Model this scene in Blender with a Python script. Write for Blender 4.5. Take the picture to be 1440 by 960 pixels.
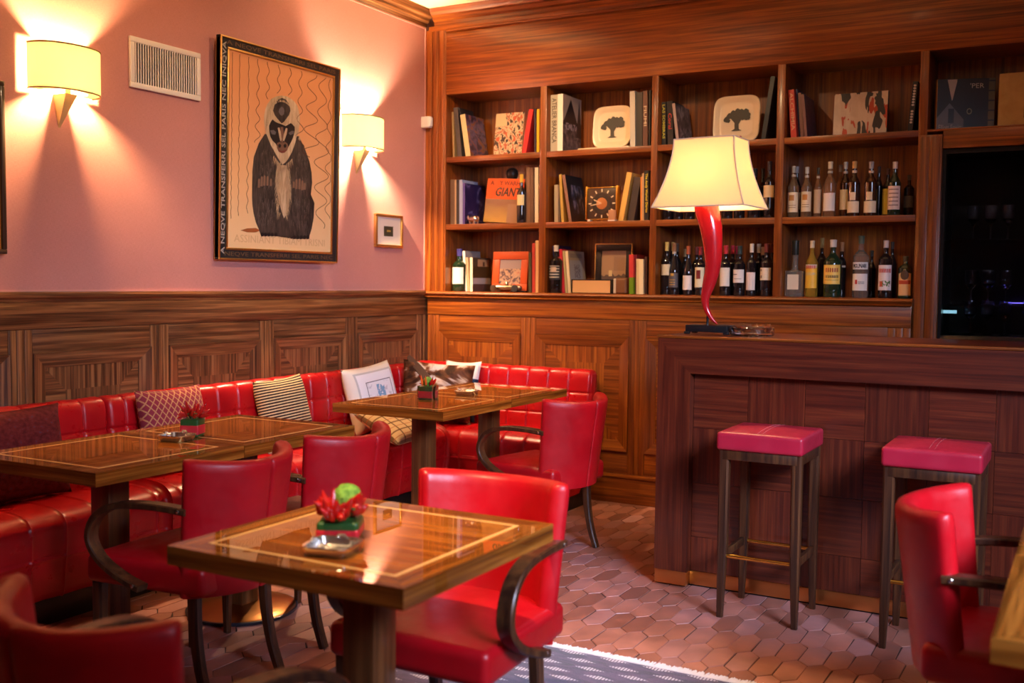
import bpy, bmesh, math, random
from mathutils import Vector, Matrix
random.seed(7)
PI = math.pi
for o in list(bpy.data.objects): bpy.data.objects.remove(o, do_unlink=True)
S = bpy.context.scene
COL = S.collection
# ------------------------------------------------------------ camera
def make_camera():
    yaw, pitch, roll = math.radians(29.085), math.radians(-3.269), math.radians(0.600)
    f = Vector((-math.sin(yaw)*math.cos(pitch), math.cos(yaw)*math.cos(pitch), math.sin(pitch)))
    r = Vector((math.cos(yaw), math.sin(yaw), 0)); u = r.cross(f)
    r2 = r*math.cos(roll)+u*math.sin(roll); u2 = -r*math.sin(roll)+u*math.cos(roll)
    cd = bpy.data.cameras.new('camera'); c = bpy.data.objects.new('camera', cd); COL.objects.link(c)
    m = Matrix((r2, u2, -f)).transposed().to_4x4(); m.translation = Vector((4.005, -5.960, 1.360))
    c.matrix_world = m
    cd.sensor_width = 36.0; cd.lens = 1470.47*36/1440; cd.clip_start = 0.05
    cd.dof.use_dof = True; cd.dof.focus_distance = 4.7; cd.dof.aperture_fstop = 2.6
    S.camera = c
make_camera()
# ------------------------------------------------------------ world, lights, exposure
S.view_settings.view_transform = 'Standard'; S.view_settings.look = 'None'
S.view_settings.exposure = 0.12; S.view_settings.gamma = 1.0
try: S.view_settings.use_curve_mapping = False
except Exception: pass
W = bpy.data.worlds.new('world'); S.world = W; W.use_nodes = True
W.node_tree.nodes['Background'].inputs[0].default_value = (0.75, 0.85, 1.0, 1)
W.node_tree.nodes['Background'].inputs[1].default_value = 1.0
def area_light(name, loc, target, sx, sy, power, col, spread=180):
    l = bpy.data.lights.new(name, 'AREA'); l.shape = 'RECTANGLE'; l.size = sx; l.size_y = sy
    l.energy = power; l.color = col; l.spread = math.radians(spread)
    o = bpy.data.objects.new(name, l); COL.objects.link(o); o.location = loc
    o.rotation_euler = (Vector(target)-Vector(loc)).to_track_quat('-Z', 'Y').to_euler()
    return o
def spot_light(name, loc, target, power, col, size=60, blend=0.5, rad=0.04):
    l = bpy.data.lights.new(name, 'SPOT'); l.energy = power; l.color = col; l.spot_size = math.radians(size)
    l.spot_blend = blend; l.shadow_soft_size = rad
    o = bpy.data.objects.new(name, l); COL.objects.link(o); o.location = loc
    o.rotation_euler = (Vector(target)-Vector(loc)).to_track_quat('-Z', 'Y').to_euler()
    return o
WARM = (1.0, 0.60, 0.26); WARM2 = (1.0, 0.66, 0.34); DAY = (0.60, 0.70, 1.0)
P_WINDOW, P_CEIL, E_SCONCE, E_LAMP = 58, 5, 14500.0, 1000.0
area_light('window_daylight', (5.66, -4.60, 2.50), (2.10, -1.75, 0.0), 1.5, 0.95, P_WINDOW, DAY, 66)
area_light('ceiling_fill', (2.6, -3.2, 3.10), (2.4, -3.0, 0), 2.2, 2.6, P_CEIL, WARM2)  # added soft fill for warm ambient light; no ceiling lamps are seen
for x, y, tx, ty, tz, p in ((1.05, -1.55, 0.70, 0.0, 1.75, 120), (1.95, -1.55, 1.75, 0.0, 1.75, 48), (2.95, -1.75, 2.75, 0.0, 1.7, 2), (2.35, -4.55, 2.58, -3.50, 0.60, 430)):
    spot_light('ceiling_spot', (x, y, 3.13), (tx, ty, tz), p, WARM2, 75 if ty == 0 else 38, 0.8, 0.04)

for y, tz in ((-2.9, 1.95), (-1.55, 1.95)):
    spot_light('wall_fill_spot', (2.1, y, 3.13), (0.0, y+0.05, tz), 72, WARM2, 62, 0.9, 0.05)  # warm fill added to brighten the pink wall; no fixture is known there

# ------------------------------------------------------------ materials
def new_mat(name):
    m = bpy.data.materials.new(name); m.use_nodes = True
    nt = m.node_tree; b = nt.nodes['Principled BSDF']
    return m, nt, b
_mc = {}
def mat(name, col, rough=0.5, metal=0.0, coat=0.0, trans=0.0, ior=1.45, emis=0.0, bump=0.0, bscale=200):
    if name in _mc: return _mc[name]
    m, nt, b = new_mat(name)
    b.inputs['Base Color'].default_value = (*col, 1); b.inputs['Roughness'].default_value = rough
    b.inputs['Metallic'].default_value = metal; b.inputs['Coat Weight'].default_value = coat
    b.inputs['Transmission Weight'].default_value = trans; b.inputs['IOR'].default_value = ior
    if emis:
        b.inputs['Emission Color'].default_value = (*col, 1); b.inputs['Emission Strength'].default_value = emis
    if bump:
        tc = nt.nodes.new('ShaderNodeTexCoord'); n = nt.nodes.new('ShaderNodeTexNoise'); n.inputs['Scale'].default_value = bscale
        bp = nt.nodes.new('ShaderNodeBump'); bp.inputs['Strength'].default_value = bump; bp.inputs['Distance'].default_value = 0.002
        nt.links.new(tc.outputs['Object'], n.inputs['Vector']); nt.links.new(n.outputs[0], bp.inputs['Height'])
        nt.links.new(bp.outputs[0], b.inputs['Normal'])
    _mc[name] = m; return m
def ramp(nt, stops):
    r = nt.nodes.new('ShaderNodeValToRGB'); e = r.color_ramp.elements
    while len(e) < len(stops): e.new(0.5)
    for k, (p, c) in enumerate(stops): e[k].position = p; e[k].color = (*c, 1)
    return r
def coords(nt, scale, island=True, out='Object'):
    tc = nt.nodes.new('ShaderNodeTexCoord'); mp = nt.nodes.new('ShaderNodeMapping'); mp.inputs['Scale'].default_value = scale
    src = tc.outputs[out]
    if island:
        g = nt.nodes.new('ShaderNodeNewGeometry'); mu = nt.nodes.new('ShaderNodeMath'); mu.operation = 'MULTIPLY'; mu.inputs[1].default_value = 37.0
        ad = nt.nodes.new('ShaderNodeVectorMath'); ad.operation = 'ADD'
        nt.links.new(g.outputs['Random Per Island'], mu.inputs[0]); nt.links.new(mu.outputs[0], ad.inputs[1]); nt.links.new(src, ad.inputs[0]); src = ad.outputs[0]
    nt.links.new(src, mp.inputs['Vector']); return mp.outputs[0]
def noise(nt, vec, scale, detail=4, dist=0.0, rough=0.55):
    n = nt.nodes.new('ShaderNodeTexNoise'); n.inputs['Scale'].default_value = scale; n.inputs['Detail'].default_value = detail
    n.inputs['Distortion'].default_value = dist; n.inputs['Roughness'].default_value = rough
    nt.links.new(vec, n.inputs['Vector']); return n.outputs[0]
def mixc(nt, a, b, fac, mode='MIX'):
    m = nt.nodes.new('ShaderNodeMix'); m.data_type = 'RGBA'; m.blend_type = mode
    for sock, v in ((m.inputs[0], fac), (m.inputs[6], a), (m.inputs[7], b)):
        if isinstance(v, (int, float)): sock.default_value = v
        elif isinstance(v, tuple): sock.default_value = (*v, 1)
        else: nt.links.new(v, sock)
    return m.outputs[2]
def wood(name, dark, mid, light, axis, rough=0.38, coat=0.25, across=60, along=1.6, crough=0.15, cior=1.5):
    if name in _mc: return _mc[name]
    m, nt, b = new_mat(name)
    sc = [across]*3; sc['xyz'.index(axis)] = along
    v = coords(nt, tuple(sc)); n1 = noise(nt, v, 1.0, 3, 0.5)
    sc2 = [across*5]*3; sc2['xyz'.index(axis)] = along*2.5
    v2 = coords(nt, tuple(sc2)); n2 = noise(nt, v2, 1.0, 2, 0.2)
    r = ramp(nt, [(0.34, dark), (0.50, mid), (0.66, light)]); nt.links.new(n1, r.inputs[0])
    r2 = ramp(nt, [(0.35, (0.72,)*3), (0.62, (1.1,)*3)]); nt.links.new(n2, r2.inputs[0])
    c = mixc(nt, r.outputs[0], r2.outputs[0], 0.85, 'MULTIPLY')
    g = nt.nodes.new('ShaderNodeNewGeometry'); r3 = ramp(nt, [(0.0, (0.82,)*3), (1.0, (1.12,)*3)]); nt.links.new(g.outputs['Random Per Island'], r3.inputs[0])
    c = mixc(nt, c, r3.outputs[0], 1.0, 'MULTIPLY')
    nt.links.new(c, b.inputs['Base Color']); b.inputs['Roughness'].default_value = rough
    b.inputs['Coat Weight'].default_value = coat; b.inputs['Coat Roughness'].default_value = crough; b.inputs['Coat IOR'].default_value = cior; b.inputs['Specular IOR Level'].default_value = 0.0 if coat >= 1.0 else 0.5
    _mc[name] = m; return m
SAP = ((0.145, 0.030, 0.003), (0.262, 0.062, 0.007), (0.378, 0.107, 0.011))
DAD = ((0.070, 0.024, 0.008), (0.190, 0.072, 0.025), (0.360, 0.155, 0.055))  # same wood as the back wall; its different light is put into this colour
BARW = ((0.062, 0.009, 0.004), (0.105, 0.016, 0.006), (0.150, 0.027, 0.009))
TAB = ((0.105, 0.026, 0.004), (0.240, 0.070, 0.009), (0.400, 0.138, 0.020))
WX, WY, WZ = (wood('sapele_grain_'+a, *SAP, a) for a in 'xyz')
DY, DZ = (wood('dado_wood_grain_'+a, *DAD, a) for a in 'yz')
BX, BY, BZ = (wood('bar_wood_grain_'+a, *BARW, a, rough=0.35, coat=0.3, across=60) for a in 'xyz')
TX, TY, TZ = (wood('table_wood_grain_'+a, *TAB, a, rough=0.30, coat=1.0, across=44, crough=0.02, cior=1.65) for a in 'xyz')
TF = wood('table_veneer', (0.165, 0.040, 0.005), (0.255, 0.070, 0.008), (0.34, 0.102, 0.012), 'x', rough=0.35, coat=1.0, across=24, crough=0.012, cior=1.6)
INL = mat('pale_inlay', (0.90, 0.55, 0.17), 0.35, coat=1.0)
PEDW = wood('pedestal_wood', (0.085, 0.028, 0.008), (0.130, 0.043, 0.012), (0.180, 0.064, 0.018), 'z', rough=0.35, coat=0.4)
WALN = wood('walnut_legs', (0.028, 0.008, 0.003), (0.062, 0.019, 0.006), (0.110, 0.038, 0.011), 'z', rough=0.42, coat=0.12, across=40)
def leather(name, col, rough=0.34):
    m, nt, b = new_mat(name)
    v = coords(nt, (1, 1, 1), island=False)
    n = noise(nt, v, 5.0, 4); r = ramp(nt, [(0.3, tuple(c*0.80 for c in col)), (0.7, tuple(min(1, c*1.12) for c in col))]); nt.links.new(n, r.inputs[0])
    nt.links.new(r.outputs[0], b.inputs['Base Color'])
    n2 = noise(nt, v, 420.0, 2); n3 = noise(nt, v, 14.0, 3)
    bp = nt.nodes.new('ShaderNodeBump'); bp.inputs['Strength'].default_value = 0.10; bp.inputs['Distance'].default_value = 0.002; nt.links.new(n2, bp.inputs['Height'])
    bp2 = nt.nodes.new('ShaderNodeBump'); bp2.inputs['Strength'].default_value = 0.07; bp2.inputs['Distance'].default_value = 0.012; nt.links.new(n3, bp2.inputs['Height']); nt.links.new(bp.outputs[0], bp2.inputs['Normal'])
    nt.links.new(bp2.outputs[0], b.inputs['Normal'])
    rr = ramp(nt, [(0.35, (rough*0.85,)*3), (0.65, (rough*1.2,)*3)]); nt.links.new(n3, rr.inputs[0]); nt.links.new(rr.outputs[0], b.inputs['Roughness'])
    b.inputs['Coat Weight'].default_value = 0.05; b.inputs['Coat Roughness'].default_value = 0.25; b.inputs['Specular IOR Level'].default_value = 0.42
    return m
RED = leather('red_leather', (0.440, 0.003, 0.008), 0.40); REDB = leather('red_bench_leather', (0.460, 0.004, 0.008), 0.32)
REDS = leather('crimson_stool_leather', (0.400, 0.012, 0.035), 0.40)
SEAM = mat('dark_seam', (0.10, 0.004, 0.008), 0.6); STITCH = mat('pale_stitch', (0.58, 0.16, 0.17), 0.6)
BRASS = mat('brass', (0.80, 0.48, 0.10), 0.22, 1.0); GOLD = mat('gilt', (0.75, 0.48, 0.17), 0.35, 1.0)
STEEL = mat('polished_silver', (0.85, 0.82, 0.78), 0.26, 1.0); BLACK = mat('black_lacquer', (0.012, 0.011, 0.012), 0.25)
CREAM = mat('cream_ceramic', (0.72, 0.56, 0.36), 0.30, coat=0.4); WHITE = mat('white_paint', (0.78, 0.74, 0.70), 0.45)
PAGES = mat('book_pages', (0.62, 0.48, 0.30), 0.8)

# ------------------------------------------------------------ mesh builder
class MB:
    def __init__(s): s.bm = bmesh.new(); s.mats = []; s.uv = None
    def mi(s, m):
        if m not in s.mats: s.mats.append(m)
        return s.mats.index(m)
    def _fin(s, faces, m):
        k = s.mi(m)
        for f in faces: f.material_index = k
    def box(s, x0, x1, y0, y1, z0, z1, m, bev=0.0, M=None, seg=2):
        vs = [s.bm.verts.new((x, y, z)) for x in (x0, x1) for y in (y0, y1) for z in (z0, z1)]
        q = [(0, 1, 3, 2), (4, 6, 7, 5), (0, 4, 5, 1), (2, 3, 7, 6), (0, 2, 6, 4), (1, 5, 7, 3)]
        fs = [s.bm.faces.new([vs[i] for i in f]) for f in q]
        if bev > 0:
            es = list({e for f in fs for e in f.edges})
            r = bmesh.ops.bevel(s.bm, geom=es, offset=bev, segments=seg, profile=0.5, affect='EDGES', clamp_overlap=True)
            allf = set(r['faces'])
            for v in r['verts']: allf.update(v.link_faces)
            fs = [f for f in allf if f.is_valid]
            vs = list({v for f in fs for v in f.verts})
        s._fin(fs, m)
        if M is not None:
            for v in vs: v.co = M @ v.co
        return fs
    def prism(s, poly, d0, d1, m, axis='y', M=None):
        # poly: 2D points; axis = extrusion axis, the other two in order
        def P(a, b, d): return {'x': (d, a, b), 'y': (a, d, b), 'z': (a, b, d)}[axis]
        A = [s.bm.verts.new(P(a, b, d0)) for a, b in poly]; B = [s.bm.verts.new(P(a, b, d1)) for a, b in poly]
        fs = [s.bm.faces.new(A), s.bm.faces.new(B[::-1])]
        n = len(poly)
        for i in range(n): fs.append(s.bm.faces.new((A[i], B[i], B[(i+1) % n], A[(i+1) % n])))
        s._fin(fs, m)
        if M is not None:
            for v in A+B: v.co = M @ v.co
        return fs
    def flat(s, poly3, m):
        vs = [s.bm.verts.new(p) for p in poly3]; f = s.bm.faces.new(vs); s._fin([f], m); return f
    def lathe(s, prof, m, c=(0, 0, 0), n=24, a0=0.0, a1=2*PI, M=None, sx=1.0, sy=1.0, cap=True):
        full = abs(a1-a0-2*PI) < 1e-6; k = n if full else n+1
        rows = []
        for r, z in prof:
            rows.append([s.bm.verts.new((c[0]+sx*r*math.cos(a0+(a1-a0)*i/n), c[1]+sy*r*math.sin(a0+(a1-a0)*i/n), c[2]+z)) for i in range(k)])
        fs = []
        for j in range(len(rows)-1):
            for i in range(n):
                a, b = rows[j], rows[j+1]; i2 = (i+1) % k
                fs.append(s.bm.faces.new((a[i], a[i2], b[i2], b[i])))
        if full and cap:
            if prof[0][0] > 1e-6: fs.append(s.bm.faces.new(rows[0][::-1]))
            if prof[-1][0] > 1e-6: fs.append(s.bm.faces.new(rows[-1]))
        s._fin(fs, m)
        if M is not None:
            for r in rows:
                for v in r: v.co = M @ v.co
        return fs
    def rings(s, rings, m, cap=True, closed=True):
        R = [[s.bm.verts.new(p) for p in r] for r in rings]; fs = []; n = len(R[0])
        for j in range(len(R)-1):
            for i in range(n if closed else n-1):
                fs.append(s.bm.faces.new((R[j][i], R[j][(i+1) % n], R[j+1][(i+1) % n], R[j+1][i])))
        if cap and closed:
            fs.append(s.bm.faces.new(R[0][::-1])); fs.append(s.bm.faces.new(R[-1]))
        s._fin(fs, m); return fs
    def tube(s, path, rad, m, n=10, side=None, rect=None, cap=True):
        # round tube, or rectangular bar when rect=(w along side, t); rad may be list
        P = [Vector(p) for p in path]; rings = []
        for i, p in enumerate(P):
            t = (P[min(i+1, len(P)-1)]-P[max(i-1, 0)]).normalized()
            sd = Vector(side) if side else (Vector((0, 0, 1)) if abs(t.z) < 0.9 else Vector((1, 0, 0)))
            sd = (sd-t*sd.dot(t)).normalized(); nn = t.cross(sd)
            if rect:
                w, h = (rect[i] if isinstance(rect, list) else rect); w /= 2; h /= 2; c = min(w, h)*0.35
                rings.append([p+sd*a+nn*b for a, b in ((-w+c, -h), (w-c, -h), (w, -h+c), (w, h-c), (w-c, h), (-w+c, h), (-w, h-c), (-w, -h+c))])
            else:
                r = rad[i] if isinstance(rad, list) else rad
                rings.append([p+(sd*math.cos(2*PI*k/n)+nn*math.sin(2*PI*k/n))*r for k in range(n)])
        return s.rings(rings, m, cap)
    def rbox(s, h, r, m, c=(0, 0, 0), n=5, k=3, fn=None, M=None):
        # rounded box, half sizes h, corner radius r, n inner cuts, k arc cuts; fn deforms each point
        def axis(hh):
            a = []
            for i in range(k): a.append(-hh+r*(1-math.cos(PI/2*i/k)) if False else -hh+r*(i/k))
            for i in range(n+1): a.append(-(hh-r)+2*(hh-r)*i/n)
            for i in range(1, k+1): a.append(hh-r+r*(i/k))
            return a
        cache = {}
        def V(p):
            key = tuple(round(x, 6) for x in p)
            if key in cache: return cache[key]
            q = Vector(p); inn = Vector([max(-(h[i]-r), min(h[i]-r, q[i])) for i in range(3)])
            d = q-inn
            if d.length > 1e-9:
                mx = max(abs(d[0]), abs(d[1]), abs(d[2])); d = d.normalized()*mx
            q = inn+d
            if fn: q = Vector(fn(q))
            q = q+Vector(c)
            if M is not None: q = M @ q
            cache[key] = s.bm.verts.new(q); return cache[key]
        fs = []
        A = [axis(h[0]), axis(h[1]), axis(h[2])]
        for ax in range(3):
            u, v = [(1, 2), (2, 0), (0, 1)][ax]
            for sg in (-1, 1):
                for i in range(len(A[u])-1):
                    for j in range(len(A[v])-1):
                        ps = []
                        for (a, b) in ((i, j), (i+1, j), (i+1, j+1), (i, j+1)):
                            p = [0, 0, 0]; p[ax] = sg*h[ax]; p[u] = A[u][a]; p[v] = A[v][b]; ps.append(V(p))
                        if sg < 0: ps = ps[::-1]
                        if len(set(ps)) > 2:
                            try: fs.append(s.bm.faces.new(ps))
                            except ValueError: pass
        s._fin(fs, m); return fs
    def grid(s, nu, nv, fn, m, uv=None, closeu=False):
        V = [[s.bm.verts.new(fn(i/nu, j/nv)) for j in range(nv+1)] for i in range(nu+1)]
        fs = []
        if uv and s.uv is None: s.uv = s.bm.loops.layers.uv.new('UVMap')
        for i in range(nu):
            for j in range(nv):
                f = s.bm.faces.new((V[i][j], V[i+1][j], V[i+1][j+1], V[i][j+1])); fs.append(f)
                if uv:
                    for l, (a, b) in zip(f.loops, ((i, j), (i+1, j), (i+1, j+1), (i, j+1))): l[s.uv].uv = uv(a/nu, b/nv)
        s._fin(fs, m); return fs
    def text(s, body, size, m, M, ext=0.0006, fit=None, align='CENTER', bold=0.0):
        cu = bpy.data.curves.new('t', 'FONT'); cu.body = body; cu.size = size; cu.align_x = align; cu.align_y = 'CENTER'; cu.extrude = ext; cu.resolution_u = 2; cu.offset = bold
        to = bpy.data.objects.new('t', cu); me = bpy.data.meshes.new_from_object(to)
        bpy.data.objects.remove(to); bpy.data.curves.remove(cu)
        if len(me.vertices) == 0: return
        xs = [v.co.x for v in me.vertices]; ys = [v.co.y for v in me.vertices]; k = 1.0; ky = 1.0
        if fit:
            k = fit[0]/max(1e-6, max(xs)-min(xs)); ky = fit[1]/max(1e-6, max(ys)-min(ys)) if len(fit) > 1 else k
        cx, cy = (max(xs)+min(xs))/2, (max(ys)+min(ys))/2
        vs = [s.bm.verts.new(M @ Vector(((v.co.x-cx)*k, (v.co.y-cy)*ky, v.co.z))) for v in me.vertices]; fs = []
        for p in me.polygons:
            try: fs.append(s.bm.faces.new([vs[i] for i in p.vertices]))
            except ValueError: pass
        s._fin(fs, m); bpy.data.meshes.remove(me)
    def build(s, name, parent=None, smooth=True, angle=35, loc=None, merge=False):
        if merge: bmesh.ops.remove_doubles(s.bm, verts=s.bm.verts, dist=1e-5)
        bmesh.ops.recalc_face_normals(s.bm, faces=s.bm.faces)
        me = bpy.data.meshes.new(name); s.bm.to_mesh(me); s.bm.free()
        for m in s.mats: me.materials.append(m)
        if smooth:
            me.polygons.foreach_set('use_smooth', [True]*len(me.polygons))
            try: me.set_sharp_from_angle(angle=math.radians(angle))
            except Exception: pass
        o = bpy.data.objects.new(name, me); COL.objects.link(o)
        if parent: o.parent = parent
        if loc: o.location = loc
        return o
def thing(name, label, cat, loc=(0, 0, 0), rz=0.0, group=None):
    o = bpy.data.objects.new(name, None); o.empty_display_size = 0.05; COL.objects.link(o)
    o.location = loc; o.rotation_euler = (0, 0, rz); tag(o, label, cat, group); return o
def tag(o, label, cat, group=None):
    o['label'] = label; o['category'] = cat
    if group: o['group'] = group
    return o
def struct(o, label=None):
    o['kind'] = 'structure'
    return o
def dup(root, loc, rz, label, group=None):
    r = root.copy(); COL.objects.link(r); r.location = loc; r.rotation_euler = (0, 0, rz); r['label'] = label
    if group: r['group'] = group
    for ch in list(root.children):
        c = ch.copy(); COL.objects.link(c); c.parent = r
        for g in list(ch.children):
            d = g.copy(); COL.objects.link(d); d.parent = c
    return r
def T(x=0, y=0, z=0, rz=0, rx=0, ry=0):
    return Matrix.Translation((x, y, z)) @ Matrix.Rotation(rz, 4, 'Z') @ Matrix.Rotation(ry, 4, 'Y') @ Matrix.Rotation(rx, 4, 'X')
def spline(pts, n=6):
    P = [Vector(p) for p in pts]; out = []
    for i in range(len(P)-1):
        p0 = P[max(i-1, 0)]; p1 = P[i]; p2 = P[i+1]; p3 = P[min(i+2, len(P)-1)]
        for k in range(n):
            t = k/n; out.append(0.5*((2*p1)+(-p0+p2)*t+(2*p0-5*p1+4*p2-p3)*t*t+(-p0+3*p1-3*p2+p3)*t**3))
    out.append(P[-1]); return out

# ============================================================ THE ROOM
XR, YR, ZC = 5.70, -7.40, 3.165
# ---- floor of elongated hexagonal terracotta tiles (surface pattern inside the floor mesh)
def make_floor():
    m, nt, b = new_mat('terracotta_tile')
    v = coords(nt, (1, 1, 1)); n1 = noise(nt, v, 7, 5); n2 = noise(nt, v, 60, 3)
    g = nt.nodes.new('ShaderNodeNewGeometry')
    r = ramp(nt, [(0.0, (0.29, 0.108, 0.076)), (0.35, (0.40, 0.162, 0.116)), (0.7, (0.49, 0.205, 0.155)), (1.0, (0.42, 0.205, 0.195))])
    nt.links.new(g.outputs['Random Per Island'], r.inputs[0])
    r2 = ramp(nt, [(0.3, (0.72,)*3), (0.7, (1.15,)*3)]); nt.links.new(n1, r2.inputs[0])
    c = mixc(nt, r.outputs[0], r2.outputs[0], 1.0, 'MULTIPLY'); nt.links.new(c, b.inputs['Base Color'])
    rr = ramp(nt, [(0.3, (0.34,)*3), (0.7, (0.55,)*3)]); nt.links.new(n1, rr.inputs[0]); nt.links.new(rr.outputs[0], b.inputs['Roughness'])
    bp = nt.nodes.new('ShaderNodeBump'); bp.inputs['Strength'].default_value = 0.35; bp.inputs['Distance'].default_value = 0.004
    ad = nt.nodes.new('ShaderNodeMath'); ad.operation = 'MULTIPLY_ADD'; ad.inputs[1].default_value = 0.25
    nt.links.new(n2, ad.inputs[0]); nt.links.new(n1, ad.inputs[2]); nt.links.new(ad.outputs[0], bp.inputs['Height']); nt.links.new(bp.outputs[0], b.inputs['Normal'])
    grout = mat('dark_grout', (0.060, 0.032, 0.028), 0.9)
    vs, fs, mi = [], [], []
    def quad(p): 
        k = len(vs); vs.extend(p); fs.append(tuple(range(k, k+len(p)))); return k
    quad([(-0.1, YR, -0.004), (XR, YR, -0.004), (XR, 0.4, -0.004), (-0.1, 0.4, -0.004)]); mi.append(1)
    w, L, a, gp = 0.087, 0.150, 0.042, 0.0032
    row = 0; y = YR+0.1
    while y < 0.05:
        x = -0.02+(w/2 if row % 2 else 0)
        while x < XR:
            hw = w/2-gp/2; hl = L/2-gp*0.3; ap = a-gp*0.3
            j = [random.uniform(-0.0025, 0.0025) for _ in range(12)]
            out = [(hw, -hl), (hw, hl), (0, hl+ap), (-hw, hl), (-hw, -hl), (0, -hl-ap)]
            z = random.uniform(-0.0012, 0.0)
            base = len(vs)
            for q, (px, py) in enumerate(out): vs.append((x+px+j[q], y+py+j[q+6], z-0.003))
            for q, (px, py) in enumerate(out): vs.append((x+(px+j[q])*0.97, y+(py+j[q+6])*0.985, z))
            fs.append(tuple(range(base+6, base+12))); mi.append(0)
            for q in range(6): fs.append((base+q, base+(q+1) % 6, base+6+(q+1) % 6, base+6+q)); mi.append(0)
            x += w
        y += L+a; row += 1
    me = bpy.data.meshes.new('floor'); me.from_pydata(vs, [], fs); me.materials.append(m); me.materials.append(grout)
    me.polygons.foreach_set('material_index', mi)
    o = bpy.data.objects.new('floor', me); COL.objects.link(o); struct(o)
make_floor()
# ---- walls and ceiling
def fabric_wall():
    m, nt, b = new_mat('pink_woven_wallcovering')
    v = coords(nt, (60, 60, 900), island=False); v2 = coords(nt, (60, 900, 60), island=False); v3 = coords(nt, (1, 1, 1), island=False)
    a = noise(nt, v, 1, 2); c = noise(nt, v2, 1, 2); n = noise(nt, v3, 2.5, 3)
    ad = nt.nodes.new('ShaderNodeMath'); ad.operation = 'ADD'; nt.links.new(a, ad.inputs[0]); nt.links.new(c, ad.inputs[1])
    r = ramp(nt, [(0.35, (0.470, 0.200, 0.190)), (0.65, (0.585, 0.270, 0.258))]); 
    md = nt.nodes.new('ShaderNodeMath'); md.operation = 'MULTIPLY'; md.inputs[1].default_value = 0.5; nt.links.new(ad.outputs[0], md.inputs[0]); nt.links.new(md.outputs[0], r.inputs[0])
    r2 = ramp(nt, [(0.3, (0.94,)*3), (0.7, (1.04,)*3)]); nt.links.new(n, r2.inputs[0])
    nt.links.new(mixc(nt, r.outputs[0], r2.outputs[0], 1.0, 'MULTIPLY'), b.inputs['Base Color']); b.inputs['Roughness'].default_value = 0.75
    b.inputs['Sheen Weight'].default_value = 0.15
    bp = nt.nodes.new('ShaderNodeBump'); bp.inputs['Strength'].default_value = 0.12; bp.inputs['Distance'].default_value = 0.002; nt.links.new(ad.outputs[0], bp.inputs['Height']); nt.links.new(bp.outputs[0], b.inputs['Normal'])
    return m
PINK = fabric_wall(); BRAID = mat('pale_pink_braid', (0.62, 0.30, 0.26), 0.7); CEILM = mat('cream_ceiling', (0.78, 0.66, 0.44), 0.8)
PLAST = mat('warm_plaster', (0.55, 0.33, 0.24), 0.8)
b = MB(); b.box(-0.12, 0, YR, 0.4, 0, ZC, PINK); struct(b.build('wall_left', smooth=False))
b = MB(); b.box(-0.12, XR+0.1, YR-0.1, 0.55, ZC, ZC+0.1, CEILM); struct(b.build('ceiling', smooth=False))
b = MB(); b.box(-0.12, XR+0.1, YR-0.12, YR, 0, ZC, PLAST); struct(b.build('wall_rear', smooth=False))
b = MB()
b.box(XR, XR+0.12, YR, -5.4, 0, ZC, PLAST); b.box(XR, XR+0.12, -3.8, 0.5, 0, ZC, PLAST)
b.box(XR, XR+0.12, -5.4, -3.8, 0, 1.90, PLAST); b.box(XR, XR+0.12, -5.4, -3.8, 3.0, ZC, PLAST)
struct(b.build('wall_right', smooth=False))
wf = MB()
for y0, y1, z0, z1 in ((-5.4, -3.8, 1.90, 1.96), (-5.4, -3.8, 2.94, 3.0), (-5.4, -5.34, 1.96, 2.94), (-3.86, -3.8, 1.96, 2.94), (-4.63, -4.57, 1.96, 2.94)):
    wf.box(XR+0.08, XR+0.12, y0, y1, z0, z1, WHITE, 0.004)
struct(wf.build('window_1'))
b = MB(); b.box(-0.12, XR+0.1, 0.42, 0.54, 0, ZC, PLAST); struct(b.build('wall_back', smooth=False))
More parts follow.
